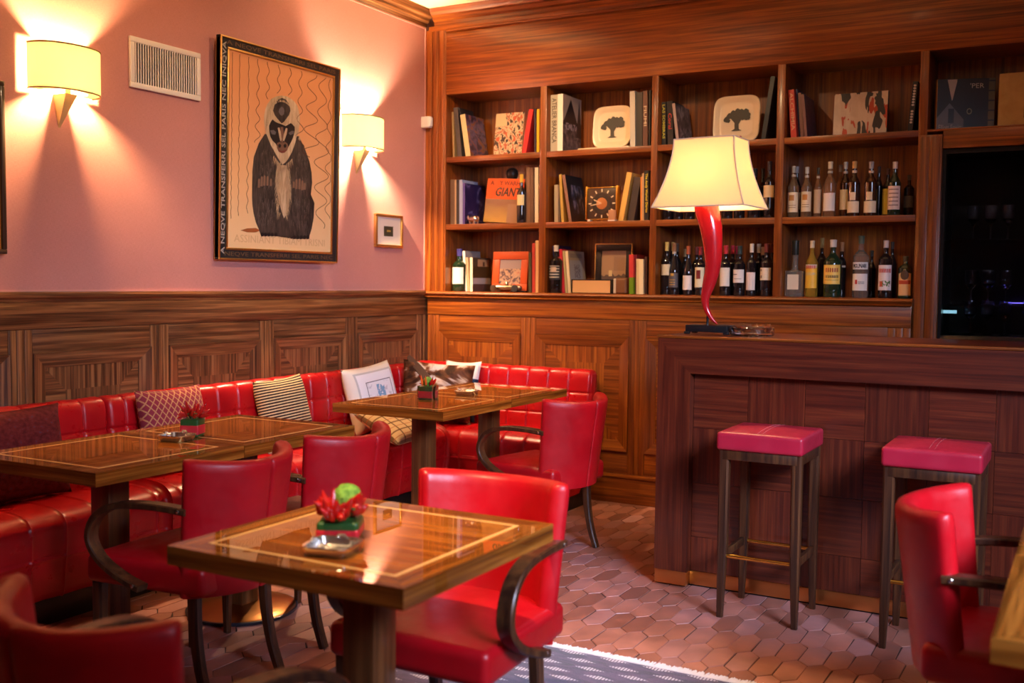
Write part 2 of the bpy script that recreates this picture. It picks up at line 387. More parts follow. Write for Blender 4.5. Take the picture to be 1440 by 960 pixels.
# ---- left wall: braid, wainscot, dado rail, cornice
b = MB(); b.box(0, 0.005, YR, -0.002, 3.052, 3.060, BRAID); b.box(0, 0.005, YR, -0.002, 1.296, 1.304, BRAID); b.box(0, 0.005, -0.010, -0.002, 1.304, 3.052, BRAID)
struct(b.build('trim_1', smooth=False))
def cornice_prof(s=1): return [(0, 3.060), (0.012, 3.060), (0.012, 3.085), (0.030, 3.095), (0.034, 3.115), (0.052, 3.122), (0.066, 3.140), (0.072, 3.160), (0.075, 3.1649), (0, 3.1649)]
b = MB(); b.prism([(x, z) for x, z in cornice_prof()], YR+0.001, -0.001, DY, 'y'); struct(b.build('trim_2', angle=25))
def panelling(axis, a0, a1, stiles, MH, MV, name, base_to=None, plane=0.0):
    """framed wainscot on the plane; axis 'y' = left wall (faces +X), 'x' = back wall (faces -Y)"""
    b = MB()
    def bx(u0, u1, d0, d1, z0, z1, m, bev=0.0):
        if axis == 'y': b.box(d0, d1, u0, u1, z0, z1, m, bev)
        else: b.box(u0, u1, -d1, -d0, z0, z1, m, bev)
    def poly(ps, d0, d1, m):
        if axis == 'y': b.prism(ps, d0, d1, m, 'x')
        else: b.prism(ps, -d1, -d0, m, 'y')
    bx(a0, a1, 0.001, 0.010, 0.0, 1.28, MV)                       # ground board
    bx(a0, a1, 0.010, 0.030, 1.135, 1.250, MH, 0.003)              # frieze
    bx(a0, a1, 0.012, 0.034, 0.0, 0.165, MH, 0.003); bx(a0, a1, 0.012, 0.042, 0.158, 0.182, MH, 0.005)   # base board and its bead
    for (u0, u1) in stiles:
        n = 3; w = (u1-u0)/n
        bx(u0, u1, 0.010, 0.022, 0.180, 1.134, MV)
        for k in range(n): bx(u0+k*w+0.002, u0+(k+1)*w-0.002, 0.020, 0.026, 0.182, 1.133, MV, 0.002)
    for k in range(len(stiles)-1):
        u0, u1 = stiles[k][1], stiles[k+1][0]
        bx(u0+0.001, u1-0.001, 0.010, 0.023, 1.030, 1.134, MH, 0.002)     # upper cross piece
        bx(u0+0.001, u1-0.001, 0.010, 0.023, 0.182, 0.322, MH, 0.002)
        z0, z1, f = 0.322, 1.030, 0.066
        # bolection frame, mitred, sloping in to the panel
        def slope(p, q, r_, s_, m):
            # outer edge p-q (proud), inner edge r_-s_ (low)
            def P3(u, z, d): return (d, u, z) if axis == 'y' else (u, -d, z)
            vs = [P3(*p, 0.036), P3(*q, 0.036), P3(*s_, 0.018), P3(*r_, 0.018)]
            bk = [P3(*p, 0.010), P3(*q, 0.010), P3(*s_, 0.010), P3(*r_, 0.010)]
            V = [b.bm.verts.new(v) for v in vs+bk]
            fs = [b.bm.faces.new([V[i] for i in f]) for f in ((0, 1, 2, 3), (7, 6, 5, 4), (0, 4, 5, 1), (1, 5, 6, 2), (2, 6, 7, 3), (3, 7, 4, 0))]
            b._fin(fs, m)
        slope((u0, z1), (u1, z1), (u0+f, z1-f), (u1-f, z1-f), MH); slope((u1, z0), (u0, z0), (u1-f, z0+f), (u0+f, z0+f), MH)
        slope((u0, z0), (u0, z1), (u0+f, z0+f), (u0+f, z1-f), MV); slope((u1, z1), (u1, z0), (u1-f, z1-f), (u1-f, z0+f), MV)
        # raised panel with cross-grained mitred border
        i0, i1, j0, j1, g = u0+f, u1-f, z0+f, z1-f, 0.105
        poly([(i0, j0), (i0, j1), (i0+g, j1-g), (i0+g, j0+g)], 0.010, 0.014, MH); poly([(i1, j1), (i1, j0), (i1-g, j0+g), (i1-g, j1-g)], 0.010, 0.014, MH)
        poly([(i0, j1), (i1, j1), (i1-g, j1-g), (i0+g, j1-g)], 0.010, 0.014, MV); poly([(i1, j0), (i0, j0), (i0+g, j0+g), (i1-g, j0+g)], 0.010, 0.014, MV)
        poly([(i0+g, j0+g), (i0+g, j1-g), (i1-g, j1-g), (i1-g, j0+g)], 0.010, 0.014, MV)
    return struct(b.build(name, angle=25))
PIT = 0.757
st = [(-0.070-0.060-PIT*k, -0.070+0.055-PIT*k) for k in range(9)][::-1]
panelling('y', YR, -0.012, st, DY, DZ, 'trim_3')
panelling('x', 0.044, 3.150, [(0.045, 0.140)]+[(0.822+PIT*k-0.055, 0.822+PIT*k+0.055) for k in range(4)][:3]+[(3.03, 3.149)], WX, WZ, 'trim_4')
# dado rail mouldings (left) 
rail = [(0.001, 1.250), (0.030, 1.250), (0.034, 1.262), (0.046, 1.272), (0.050, 1.284), (0.046, 1.294), (0.001, 1.297)]
b = MB(); b.prism(rail, YR+0.001, -0.052, DY, 'y'); struct(b.build('trim_5', angle=25))
# ============================================================ BUILT-IN BOOKCASE
bk = thing('bookcase', 'built-in sapele bookcase of open compartments above the panelled back wall', 'bookcase')
UP = [(0.878, 0.923), (1.635, 1.675), (2.392, 2.437)]; XE = 3.154
ZT, ZS1, ZS2, ZL = 2.601, 2.189, 1.741, 1.291
DEP = 0.35
# ledge
b = MB(); b.prism([(-0.052, 1.252+0.0), (0.0, 1.252), (0.36, 1.252), (0.36, ZL), (-0.040, ZL), (-0.050, ZL-0.006), (-0.055, ZL-0.014), (-0.048, ZL-0.020), (-0.036, ZL-0.028)][::-1], 0.002, XE, WX, 'x')
b.build('ledge', bk, angle=25)
b = MB(); b.box(0.001, 0.165, -0.002, DEP, ZL, 3.04, WZ, 0.003); b.box(0.165, 0.169, 0.0, DEP, ZL, ZT, WZ)
for k in range(3): b.box(0.012+k*0.05, 0.056+k*0.05, -0.008, -0.001, ZL+0.001, 3.035, WZ, 0.002)
b.build('corner_pilaster', bk)
for (a, c) in UP:
    b = MB(); b.box(a, c, 0.0, DEP, ZL, ZT, WZ, 0.002); b.build('upright', bk)
b = MB(); b.box(3.152, 3.196, 0.0, DEP, ZS1-0.03, ZT, WZ, 0.002); b.build('upright', bk)
cols = [(0.169, 0.878), (0.923, 1.635), (1.675, 2.392), (2.437, 3.152)]
for z in (ZS1, ZS2):
    for (a, c) in cols:
        b = MB(); b.box(a, c, 0.003, DEP, z-0.036, z, WX, 0.002); b.build('shelf', bk)
b = MB(); b.box(3.196, XR, 0.003, DEP, ZS1-0.012, ZS1, WX, 0.002); b.build('shelf', bk)
b = MB(); b.box(3.276, XR, 0.0, 0.030, 2.085, ZS1-0.012, WX, 0.002); b.build('niche_rail', bk)
b = MB()
for (a, c) in cols: b.box(a-0.01, c+0.01, DEP, DEP+0.012, ZL, ZT+0.02, WZ)
b.box(3.18, XR, DEP, DEP+0.012, 2.1, ZT+0.02, WZ); b.build('back_panel', bk)
b = MB(); b.box(0.165, XR, 0.0, 0.025, ZT, 3.045, WX, 0.002); b.box(0.165, XR, 0.025, DEP+0.01, ZT, ZT+0.02, WX); b.build('fascia', bk)
b = MB(); b.prism([(-x, z) for x, z in cornice_prof()][::-1], 0.076, XR-0.001, WX, 'x'); b.box(0.03, XR, -0.010, 0.03, 3.028, 3.061, WX, 0.003); b.box(0.165, XR, -0.018, 0, 3.012, 3.030, WX, 0.008, seg=3)
b.build('cornice', bk, angle=25)
b = MB(); b.box(XE, 3.274, -0.010, DEP, 0.0, ZS1-0.03, WZ, 0.003)
for k in range(2): b.box(XE+0.008+k*0.054, XE+0.056+k*0.054, -0.016, -0.008, 0.01, ZS1-0.04, WZ, 0.002)
b.build('stile', bk)
# dark back-bar niche to the right with glass front
NB = mat('dark_stained_wood', (0.010, 0.007, 0.007), 0.35); GLS = mat('clear_glass', (0.9, 0.95, 0.95), 0.02, trans=1.0)
nb = thing('bar_cabinet', 'dark glazed back-bar cabinet at the right of the bookcase', 'cabinet', (0, 0, 0))
b = MB(); b.box(3.276, XR-0.01, DEP+0.03, DEP+0.05, 0.0, 2.084, NB); b.box(3.276, 3.292, 0.03, DEP+0.03, 0.0, 2.084, NB); b.box(3.292, XR-0.01, 0.03, DEP+0.03, 0.0, 1.10, NB, 0.003); b.box(3.292, XR-0.01, 0.03, DEP+0.03, 2.06, 2.084, NB); b.build('carcass', nb)
b = MB(); b.box(3.292, XR-0.01, 0.06, DEP+0.02, 1.255, 1.263, GLS); b.build('glass_shelf', nb)
b = MB(); b.box(3.292, XR-0.01, 0.06, DEP+0.02, 1.600, 1.608, GLS); b.build('glass_shelf', nb)
b = MB(); b.box(3.294, 3.36, 0.10, 0.112, 1.215, 1.232, mat('cyan_led', (0.35, 0.75, 0.85), 0.3, emis=1.2)); b.build('light_strip', nb)
b = MB(); b.box(3.60, 3.95, 0.29, 0.296, 1.272, 1.276, mat('violet_led', (0.22, 0.16, 1.0), 0.3, emis=3.0)); b.build('light_strip', nb)
b = MB(); b.box(3.30, XR-0.02, 0.030, 0.036, 1.102, 2.058, mat('smoked_pane', (0.55, 0.55, 0.6), 0.03, trans=1.0, ior=1.1)); b.build('pane', nb)
WGL = mat('wine_glass_crystal', (0.85, 0.92, 1.0), 0.03, trans=1.0)
wg = thing('wine_glass', 'stemmed glass standing in the dark back-bar cabinet', 'glass', (3.42, 0.18, 1.263), group='glasses in the dark cabinet')
b = MB(); b.lathe([(0.0, 0.0), (0.032, 0.0), (0.032, 0.003), (0.005, 0.008), (0.004, 0.075), (0.012, 0.085), (0.030, 0.11), (0.035, 0.14), (0.030, 0.185), (0.0285, 0.185), (0.033, 0.14), (0.028, 0.112), (0.0, 0.092)], WGL, n=20); b.build('bowl_and_stem', wg)
for zz, y0 in ((1.263, 0.18), (1.608, 0.18), (1.10, 0.18)):
    for k in range(12):
        if (zz, k) == (1.263, 0): continue
        dup(wg, (3.42+k*0.085+(0.03 if k > 2 else 0), y0, zz), 0, 'stemmed glass standing in the dark back-bar cabinet')
# ============================================================ BAR COUNTER
bar = thing('bar_counter', 'dark sapele bar counter with mitred front frame and brass kick plate', 'bar counter')
YB = -1.548
b = MB(); b.box(2.301, XR, YB+0.004, -0.98, 1.105, 1.127, BX, 0.003)
b.box(2.296, XR, YB-0.004, YB+0.02, 1.117, 1.129, WX, 0.004); b.build('top', bar)
b = MB()
b.prism([(2.301, 1.116), (XR, 1.116), (XR, 0.963), (2.455, 0.963)], YB, YB+0.06, BX, 'y'); b.build('front_rail', bar, smooth=False)
b = MB(); b.prism([(2.301, 0.070), (2.301, 1.116), (2.455, 0.963), (2.455, 0.070)], YB, YB+0.06, BZ, 'y')
b.box(2.301, 2.325, YB+0.06, -0.98, 0.07, 1.105, BZ); b.build('end_post', bar, smooth=False)
b = MB(); YP = YB+0.052; sq = 0.246; x = 2.456; i = 0
while x < XR-0.01:
    z = 0.963; j = 0
    while z > 0.071:
        zz = max(0.07, z-sq); xx = min(XR-0.005, x+sq)
        mm = BX if (i+j) % 2 == 0 else BZ
        b.box(x+0.0008, xx-0.0008, YP, YP+0.012, zz+0.0008, z-0.0008, mm)
        z -= sq; j += 1
    x += sq; i += 1
b.box(2.325, XR, YP+0.012, YP+0.03, 0.07, 0.963, BX); b.build('front_panel', bar, smooth=False)
BK = mat('copper_kick_plate', (0.72, 0.36, 0.12), 0.33, 1.0)
b = MB(); b.box(2.303, 2.453, YB+0.001, YB+0.05, 0.008, 0.070, BK, 0.002); b.box(2.4535, XR, YP-0.006, YP+0.02, 0.008, 0.070, BK, 0.002); b.box(2.303, 2.32, YB+0.05, -0.98, 0.008, 0.07, BK)
b.box(2.303, XR, YP+0.004, YP+0.02, 0.0, 0.010, BLACK); b.build('kick_plate', bar)
# ============================================================ BANQUETTE
def quilt(mb, prof, L, cell, M, mat_, hseams=(), depth=0.008, off=0.0, puff=0.0035):
    """prof: dense (d, z) profile; runs along local x for length L with a seam each cell"""
    P = [Vector((p[0], p[1])) for p in spline([(p[0], p[1], 0) for p in prof], 6)]
    n = len(P); N = []
    for i in range(n):
        t = (P[min(i+1, n-1)]-P[max(i-1, 0)]).normalized(); N.append(Vector((t.y, -t.x)))
    xs = []; x = off
    seams = []
    while x < L+cell: seams.append(x); x += cell
    pos = {0.0, L}
    for s_ in seams:
        for d in (-0.030, -0.014, -0.007, -0.003, 0, 0.003, 0.007, 0.014, 0.030, cell*0.5):
            q = s_+d
            if 0 < q < L: pos.add(round(q, 5))
    # rounded ends
    for d in (0.004, 0.012, 0.025): pos.add(d); pos.add(L-d)
    xs = sorted(pos)
    rings = []
    for x in xs:
        ds = min(abs(x-s_) for s_ in seams)
        g = -depth*math.exp(-(ds/0.005)**2)+puff*(1-math.exp(-(ds/0.045)**2))
        e = min(x, L-x); er = 0.03; en = 0.0
        if e < er: en = -(er-math.sqrt(max(0, er*er-(er-e)**2)))*0.8
        r = []
        for p, nn in zip(P, N):
            gg = g
            for hz in hseams:
                dh = abs(p.y-hz); gg -= 0.8*depth*math.exp(-(dh/0.008)**2)-puff*0.3*(1-math.exp(-(dh/0.04)**2))*0
            q = p+nn*(gg+en)
            r.append((x, q.x, q.y))
        rings.append(r)
    V = [[mb.bm.verts.new(M @ Vector(p)) for p in r] for r in rings]; fs = []
    for i in range(len(V)-1):
        for j in range(n-1): fs.append(mb.bm.faces.new((V[i][j], V[i+1][j], V[i+1][j+1], V[i][j+1])))
    for r in (V[0], V[-1]): fs.append(mb.bm.faces.new(r))
    for i in range(len(V)-1): fs.append(mb.bm.faces.new((V[i][0], V[i][-1], V[i+1][-1], V[i+1][0])))
    mb._fin(fs, mat_)
def dense(pts, hz):
    """adds profile points around horizontal seam heights on straight runs"""
    out = []
    for a, c in zip(pts[:-1], pts[1:]):
        out.append(a)
        for h in sorted(hz, reverse=a[1] > c[1]):
            lo, hi = min(a[1], c[1]), max(a[1], c[1])
            for d in ((-0.016, -0.007, 0, 0.007, 0.016) if a[1] < c[1] else (0.016, 0.007, 0, -0.007, -0.016)):
                q = h+d
                if lo+0.004 < q < hi-0.004:
                    t = (q-a[1])/(c[1]-a[1]); out.append((a[0]+(c[0]-a[0])*t, q))
    out.append(pts[-1]); return out
# profiles in (distance from wall, height)
HZ = (0.545, 0.682)
BACKP = dense([(0.040, 0.40), (0.165, 0.40), (0.178, 0.47), (0.172, 0.60), (0.162, 0.74), (0.156, 0.785), (0.142, 0.812), (0.115, 0.823), (0.080, 0.822), (0.055, 0.812), (0.044, 0.790), (0.040, 0.60)], HZ)
SEATP = dense([(0.150, 0.30), (0.155, 0.425), (0.20, 0.448), (0.30, 0.458), (0.42, 0.455), (0.485, 0.445), (0.522, 0.420), (0.535, 0.385), (0.532, 0.30), (0.522, 0.20), (0.510, 0.125), (0.48, 0.115), (0.30, 0.115)], (0.275,))
def place_bench(name, label, kind, a, L, off, offs, ext=0.0):
    t = thing(name, label, 'banquette'); 
    M = Matrix(((0, 1, 0, 0.002), (-1, 0, 0, a), (0, 0, 1, 0), (0, 0, 0, 1))) if kind == 'L' else Matrix(((1, 0, 0, a), (0, -1, 0, -0.002), (0, 0, 1, 0), (0, 0, 0, 1)))
    b = MB(); quilt(b, BACKP, L+ext, 0.1435, M @ Matrix.Translation((-ext, 0, 0)), REDB, HZ, off=off); b.build('backrest', t, angle=50)
    b = MB(); quilt(b, SEATP, L, 0.152, M, REDB, (0.275,), off=offs, depth=0.005, puff=0.002); b.build('seat', t, angle=50)
    b = MB(); b.box(0.02, L-0.02, 0.10, 0.47, 0.0, 0.118, NB, 0.003, M=M); b.build('plinth', t)
    return t
place_bench('banquette', 'red leather quilted bench along the pink wall, ending at the room corner', 'L', -0.540, 2.222, 0.0285, 0.02, 0.340)
place_bench('banquette', 'red leather quilted bench along the pink wall behind the nearer left tables', 'L', -2.768, 2.4, 0.128, 0.06)
place_bench('banquette', 'short red leather quilted bench under the bookcase, ending beside the armchair', 'B', 0.010, 1.323, 0.026, 0.0)

# ============================================================ CUSHIONS
def uvmat(name, fn, rough=0.75, sheen=0.05):
    m, nt, b = new_mat(name); tc = nt.nodes.new('ShaderNodeTexCoord')
    col = fn(nt, tc.outputs['UV']); 
    if isinstance(col, tuple): b.inputs['Base Color'].default_value = (*col, 1)
    else: nt.links.new(col, b.inputs['Base Color'])
    b.inputs['Roughness'].default_value = rough; b.inputs['Sheen Weight'].default_value = sheen; b.inputs['Specular IOR Level'].default_value = 0.12
    return m
def mp(nt, v, scale, rot=0.0, loc=(0, 0, 0)):
    m = nt.nodes.new('ShaderNodeMapping'); m.inputs['Scale'].default_value = scale; m.inputs['Rotation'].default_value = (0, 0, rot); m.inputs['Location'].default_value = loc
    nt.links.new(v, m.inputs['Vector']); return m.outputs[0]
def math_(nt, op, a, c=None):
    n = nt.nodes.new('ShaderNodeMath'); n.operation = op
    for k, v in enumerate((a, c)):
        if v is None: continue
        if isinstance(v, (int, float)): n.inputs[k].default_value = v
        else: nt.links.new(v, n.inputs[k])
    return n.outputs[0]
def xyz(nt, v):
    s = nt.nodes.new('ShaderNodeSeparateXYZ'); nt.links.new(v, s.inputs[0]); return s.outputs
def stripes(nt, s, width): return math_(nt, 'LESS_THAN', math_(nt, 'FRACT', s), width)
def lattice(nt, uv):
    v = mp(nt, uv, (11, 9, 1), 0.0); o = xyz(nt, v)
    a = stripes(nt, math_(nt, 'ADD', o[0], o[1]), 0.2); c = stripes(nt, math_(nt, 'SUBTRACT', o[0], o[1]), 0.2)
    n = noise(nt, mp(nt, uv, (60, 60, 1)), 1, 2)
    return mixc(nt, (0.27, 0.030, 0.045), (0.60, 0.30, 0.12), math_(nt, 'MULTIPLY', math_(nt, 'MAXIMUM', a, c), math_(nt, 'ADD', n, 0.3)))
def striped(nt, uv):
    o = xyz(nt, mp(nt, uv, (1, 26, 1), 0.10)); n = noise(nt, mp(nt, uv, (3, 40, 1)), 1, 2)
    w = math_(nt, 'ADD', o[1], math_(nt, 'MULTIPLY', n, 0.15))
    return mixc(nt, (0.62, 0.46, 0.24), (0.035, 0.018, 0.018), stripes(nt, w, 0.55))
def plaid(nt, uv):
    o = xyz(nt, mp(nt, uv, (5, 5, 1))); c = mixc(nt, (0.72, 0.56, 0.34), (0.10, 0.05, 0.03), math_(nt, 'MULTIPLY', stripes(nt, o[0], 0.14), 0.8))
    c = mixc(nt, c, (0.14, 0.06, 0.03), math_(nt, 'MULTIPLY', stripes(nt, o[1], 0.14), 0.8)); c = mixc(nt, c, (0.45, 0.12, 0.05), math_(nt, 'MULTIPLY', stripes(nt, math_(nt, 'ADD', o[1], 0.5), 0.08), 0.7)); return c
def embroid(nt, uv):
    o = xyz(nt, uv); c = (0.84, 0.83, 0.84)
    def inside(a0, a1, b0, b1):
        return math_(nt, 'MULTIPLY', math_(nt, 'MULTIPLY', math_(nt, 'GREATER_THAN', o[0], a0), math_(nt, 'LESS_THAN', o[0], a1)), math_(nt, 'MULTIPLY', math_(nt, 'GREATER_THAN', o[1], b0), math_(nt, 'LESS_THAN', o[1], b1)))
    edge = math_(nt, 'SUBTRACT', 1.0, inside(0.10, 0.90, 0.10, 0.90)); e2 = math_(nt, 'SUBTRACT', inside(0.10, 0.90, 0.10, 0.90), inside(0.13, 0.87, 0.13, 0.87))
    c1 = mixc(nt, c, (0.74, 0.66, 0.50), math_(nt, 'MULTIPLY', edge, 0.6)); c1 = mixc(nt, c1, (0.30, 0.30, 0.26), math_(nt, 'MULTIPLY', e2, 0.6))
    ln = math_(nt, 'SUBTRACT', inside(0.26, 0.80, 0.22, 0.74), inside(0.272, 0.788, 0.235, 0.728)); c1 = mixc(nt, c1, (0.10, 0.10, 0.12), ln)
    n = noise(nt, mp(nt, uv, (11, 11, 1)), 1, 3, 0.8); f = math_(nt, 'MULTIPLY', math_(nt, 'GREATER_THAN', n, 0.60), inside(0.28, 0.78, 0.24, 0.72)); c1 = mixc(nt, c1, (0.45, 0.46, 0.50), math_(nt, 'MULTIPLY', f, 0.6))
    n2 = noise(nt, mp(nt, uv, (14, 14, 1), 0, (3, 3, 0)), 1, 2); f2 = math_(nt, 'MULTIPLY', math_(nt, 'GREATER_THAN', n2, 0.45), inside(0.46, 0.62, 0.44, 0.68)); return mixc(nt, c1, (0.10, 0.30, 0.50), math_(nt, 'MULTIPLY', f2, 0.85))
def hide(nt, uv):
    n = noise(nt, mp(nt, uv, (2.2, 3.0, 1), 0.6), 1, 3, 1.2); r = ramp(nt, [(0.38, (0.040, 0.016, 0.009)), (0.50, (0.17, 0.062, 0.025)), (0.54, (0.55, 0.40, 0.30)), (0.60, (0.72, 0.64, 0.58))]); nt.links.new(n, r.inputs[0]); return r.outputs[0]
def navy(nt, uv):
    o = xyz(nt, uv); return mixc(nt, (0.02, 0.028, 0.06), (0.76, 0.73, 0.70), math_(nt, 'GREATER_THAN', o[1], 0.70))
def plum(nt, uv):
    n = noise(nt, mp(nt, uv, (22, 22, 1)), 1, 3); r = ramp(nt, [(0.35, (0.085, 0.009, 0.010)), (0.6, (0.150, 0.018, 0.018)), (0.75, (0.07, 0.04, 0.07))]); nt.links.new(n, r.inputs[0]); return r.outputs[0]
def cushion(label, group, w, h, t, M, m, seed=0, crumple=0.0, back=None, edge=None):
    rnd = random.Random(seed); ph = [rnd.uniform(0, 6) for _ in range(8)]
    def surf(sg):
        def fn(u, v):
            a, c = u*2-1, v*2-1
            pin = 1-0.07*(1-a*a)*0-0.0
            x = a*w/2*(1-0.05*(1-abs(a))*0)*(1-0.045*(1-c*c)*abs(a)**3*1.5); y = c*h/2*(1-0.045*(1-a*a)*abs(c)**3*1.5)
            th = t/2*(max(0, (1-a**4)*(1-c**4)))**0.55
            z = sg*th+crumple*(math.sin(5*a+3*c+ph[0])+0.7*math.sin(9*a-6*c+ph[1]))*0.5*(0.3+0.7*th/(t/2))
            if sg > 0: z += 0.004*math.sin(11*a+ph[2])*math.sin(9*c+ph[3])*(1-a*a)*(1-c*c)
            return M @ Vector((x, z, y))
        return fn
    b = MB()
    # local: x across, y outward (front = -y), z up
    b.grid(22, 22, lambda u, v: surf(-1)(u, v), m, uv=lambda u, v: (u, v)); b.grid(22, 22, lambda u, v: surf(1)(u, v), back or m, uv=lambda u, v: (u, v))
    o = b.build('cushion', None, angle=80, merge=True); tag(o, label, 'cushion', group)
    return o
CG = 'cushions on the red bench'
def ml(y, z, tilt=10, x=0.235, roll=0.0): return T(x, y, z) @ Matrix.Rotation(PI/2, 4, 'Z') @ Matrix.Rotation(math.radians(-tilt), 4, 'X') @ Matrix.Rotation(math.radians(roll), 4, 'Y')
cushion('plain plum velvet cushion at the left end of the bench', CG, 0.50, 0.38, 0.12, ml(-3.30, 0.645, 12), uvmat('plum_velvet', plum, 0.7, 0.0), 1)
cushion('red cushion with a gold diamond lattice on the bench', CG, 0.40, 0.40, 0.12, ml(-2.45, 0.650, 12), uvmat('lattice_weave', lattice), 2)
cushion('black and cream striped cushion on the bench', CG, 0.38, 0.39, 0.12, ml(-1.68, 0.645, 14, roll=-3), uvmat('striped_weave', striped), 3)
cushion('white embroidered cushion with a blue motif behind the far table', CG, 0.47, 0.41, 0.13, ml(-0.90, 0.655, 14, roll=-4), uvmat('embroidered_linen', embroid), 4)
cushion('plaid cushion lying on the bench seat below the white embroidered one', CG, 0.46, 0.34, 0.10, T(0.46, -0.98, 0.522) @ Matrix.Rotation(math.radians(95), 4, 'Z') @ Matrix.Rotation(math.radians(-62), 4, 'X'), uvmat('plaid_wool', plaid), 5)
hm = uvmat('brown_and_white_hide', hide, 0.6, 0.0)
cushion('brown and white hide cushion slumped in the bench corner', CG, 0.46, 0.38, 0.13, T(0.385, -0.425, 0.660) @ Matrix.Rotation(math.radians(33), 4, 'Z') @ Matrix.Rotation(math.radians(-14), 4, 'X') @ Matrix.Rotation(math.radians(5), 4, 'Y'), hm, 6, 0.022)
hc = [o for o in COL.objects if o.name.startswith('cushion')][-1]
b = MB(); P = spline([(0.205, -0.480, 0.880), (0.240, -0.490, 0.850), (0.310, -0.505, 0.800), (0.380, -0.520, 0.745), (0.430, -0.525, 0.690)], 5); b.tube(P, 0, mat('dark_hide_flap', (0.085, 0.038, 0.022), 0.6), side=(0.6, 0.5, 0.6), rect=[(0.010+0.038*math.sin(PI*min(1.0, 0.12+k/len(P)*0.75)), 0.014) for k in range(len(P))]); b.build('flap', hc)
cushion('navy and white cushion leaning on the bench beside the hide cushion', CG, 0.26, 0.40, 0.075, T(0.435, -0.226, 0.650) @ Matrix.Rotation(math.radians(4), 4, 'Z') @ Matrix.Rotation(math.radians(-14), 4, 'X'), uvmat('navy_satin', navy, 0.4), 7)

# ============================================================ TABLES
def make_table(name, label, x, y, group):
    t = thing(name, label, 'table', (x, y, 0), 0, group)
    s = 0.326; z0, z1 = 0.706, 0.750
    b = MB()
    w = 0.068
    for k in range(4):
        R = Matrix.Rotation(k*PI/2, 4, 'Z'); m = TX if k % 2 == 0 else TY
        b.prism([(-s, -s), (s, -s), (s-w, -s+w), (-s+w, -s+w)], z0, z1, m, 'z', M=R)
    b.prism([(-s+w, -s+w), (s-w, -s+w), (s-w, s-w), (-s+w, s-w)], z0+0.004, z1, TF, 'z')
    b.build('tabletop', t, smooth=False)
    b = MB(); i = 0.0045; r = s-w
    for k in range(4):
        R = Matrix.Rotation(k*PI/2, 4, 'Z'); b.prism([(-r-i, -r-i), (r+i, -r-i), (r-i, -r+i), (-r+i, -r+i)], z1-0.002, z1+0.0004, INL, 'z', M=R)
    b.build('inlay', t, smooth=False)
    b = MB(); b.box(-0.046, 0.046, -0.046, 0.046, 0.03, z0, PEDW, 0.004); b.box(-0.12, 0.12, -0.12, 0.12, z0-0.014, z0, NB, 0.002); b.build('pedestal', t)
    b = MB(); b.lathe([(0.222, 0.0), (0.225, 0.004), (0.225, 0.012), (0.218, 0.014)], mat('black_base_rim', (0.02, 0.02, 0.03), 0.3), n=56); b.build('base_rim', t)
    b = MB(); b.lathe([(0.218, 0.0139), (0.210, 0.018), (0.12, 0.026), (0.06, 0.034), (0.0, 0.036)], mat('bronze_base', (0.45, 0.20, 0.06), 0.28, 1.0), n=56); b.build('base_disc', t)
    return t
GT = 'small square pedestal tables'
tb = make_table('pedestal_table', 'square inlaid table in the foreground with chillies and an ashtray on it', 2.512, -3.965, GT); tb.location.z = 0.0045
dup(tb, (1.046, -1.553, 0), 0, 'square inlaid far table by the corner bench, its nearer half with the vase'); dup(tb, (1.046, -0.897, 0), 0, 'square inlaid far table against the back bench, beyond the vase')
dup(tb, (0.978, -3.440, 0), 0, 'square inlaid table at the left edge of the photo, nearest the plum cushion'); dup(tb, (0.978, -2.785, 0), 0, 'square inlaid table of the left pair in front of the striped cushion')
dup(tb, (4.195, -3.665, 0), 0, 'square inlaid table cut off at the lower right edge'); dup(tb, (4.195, -3.010, 0), 0, 'square inlaid table at the right edge that the single chair faces')

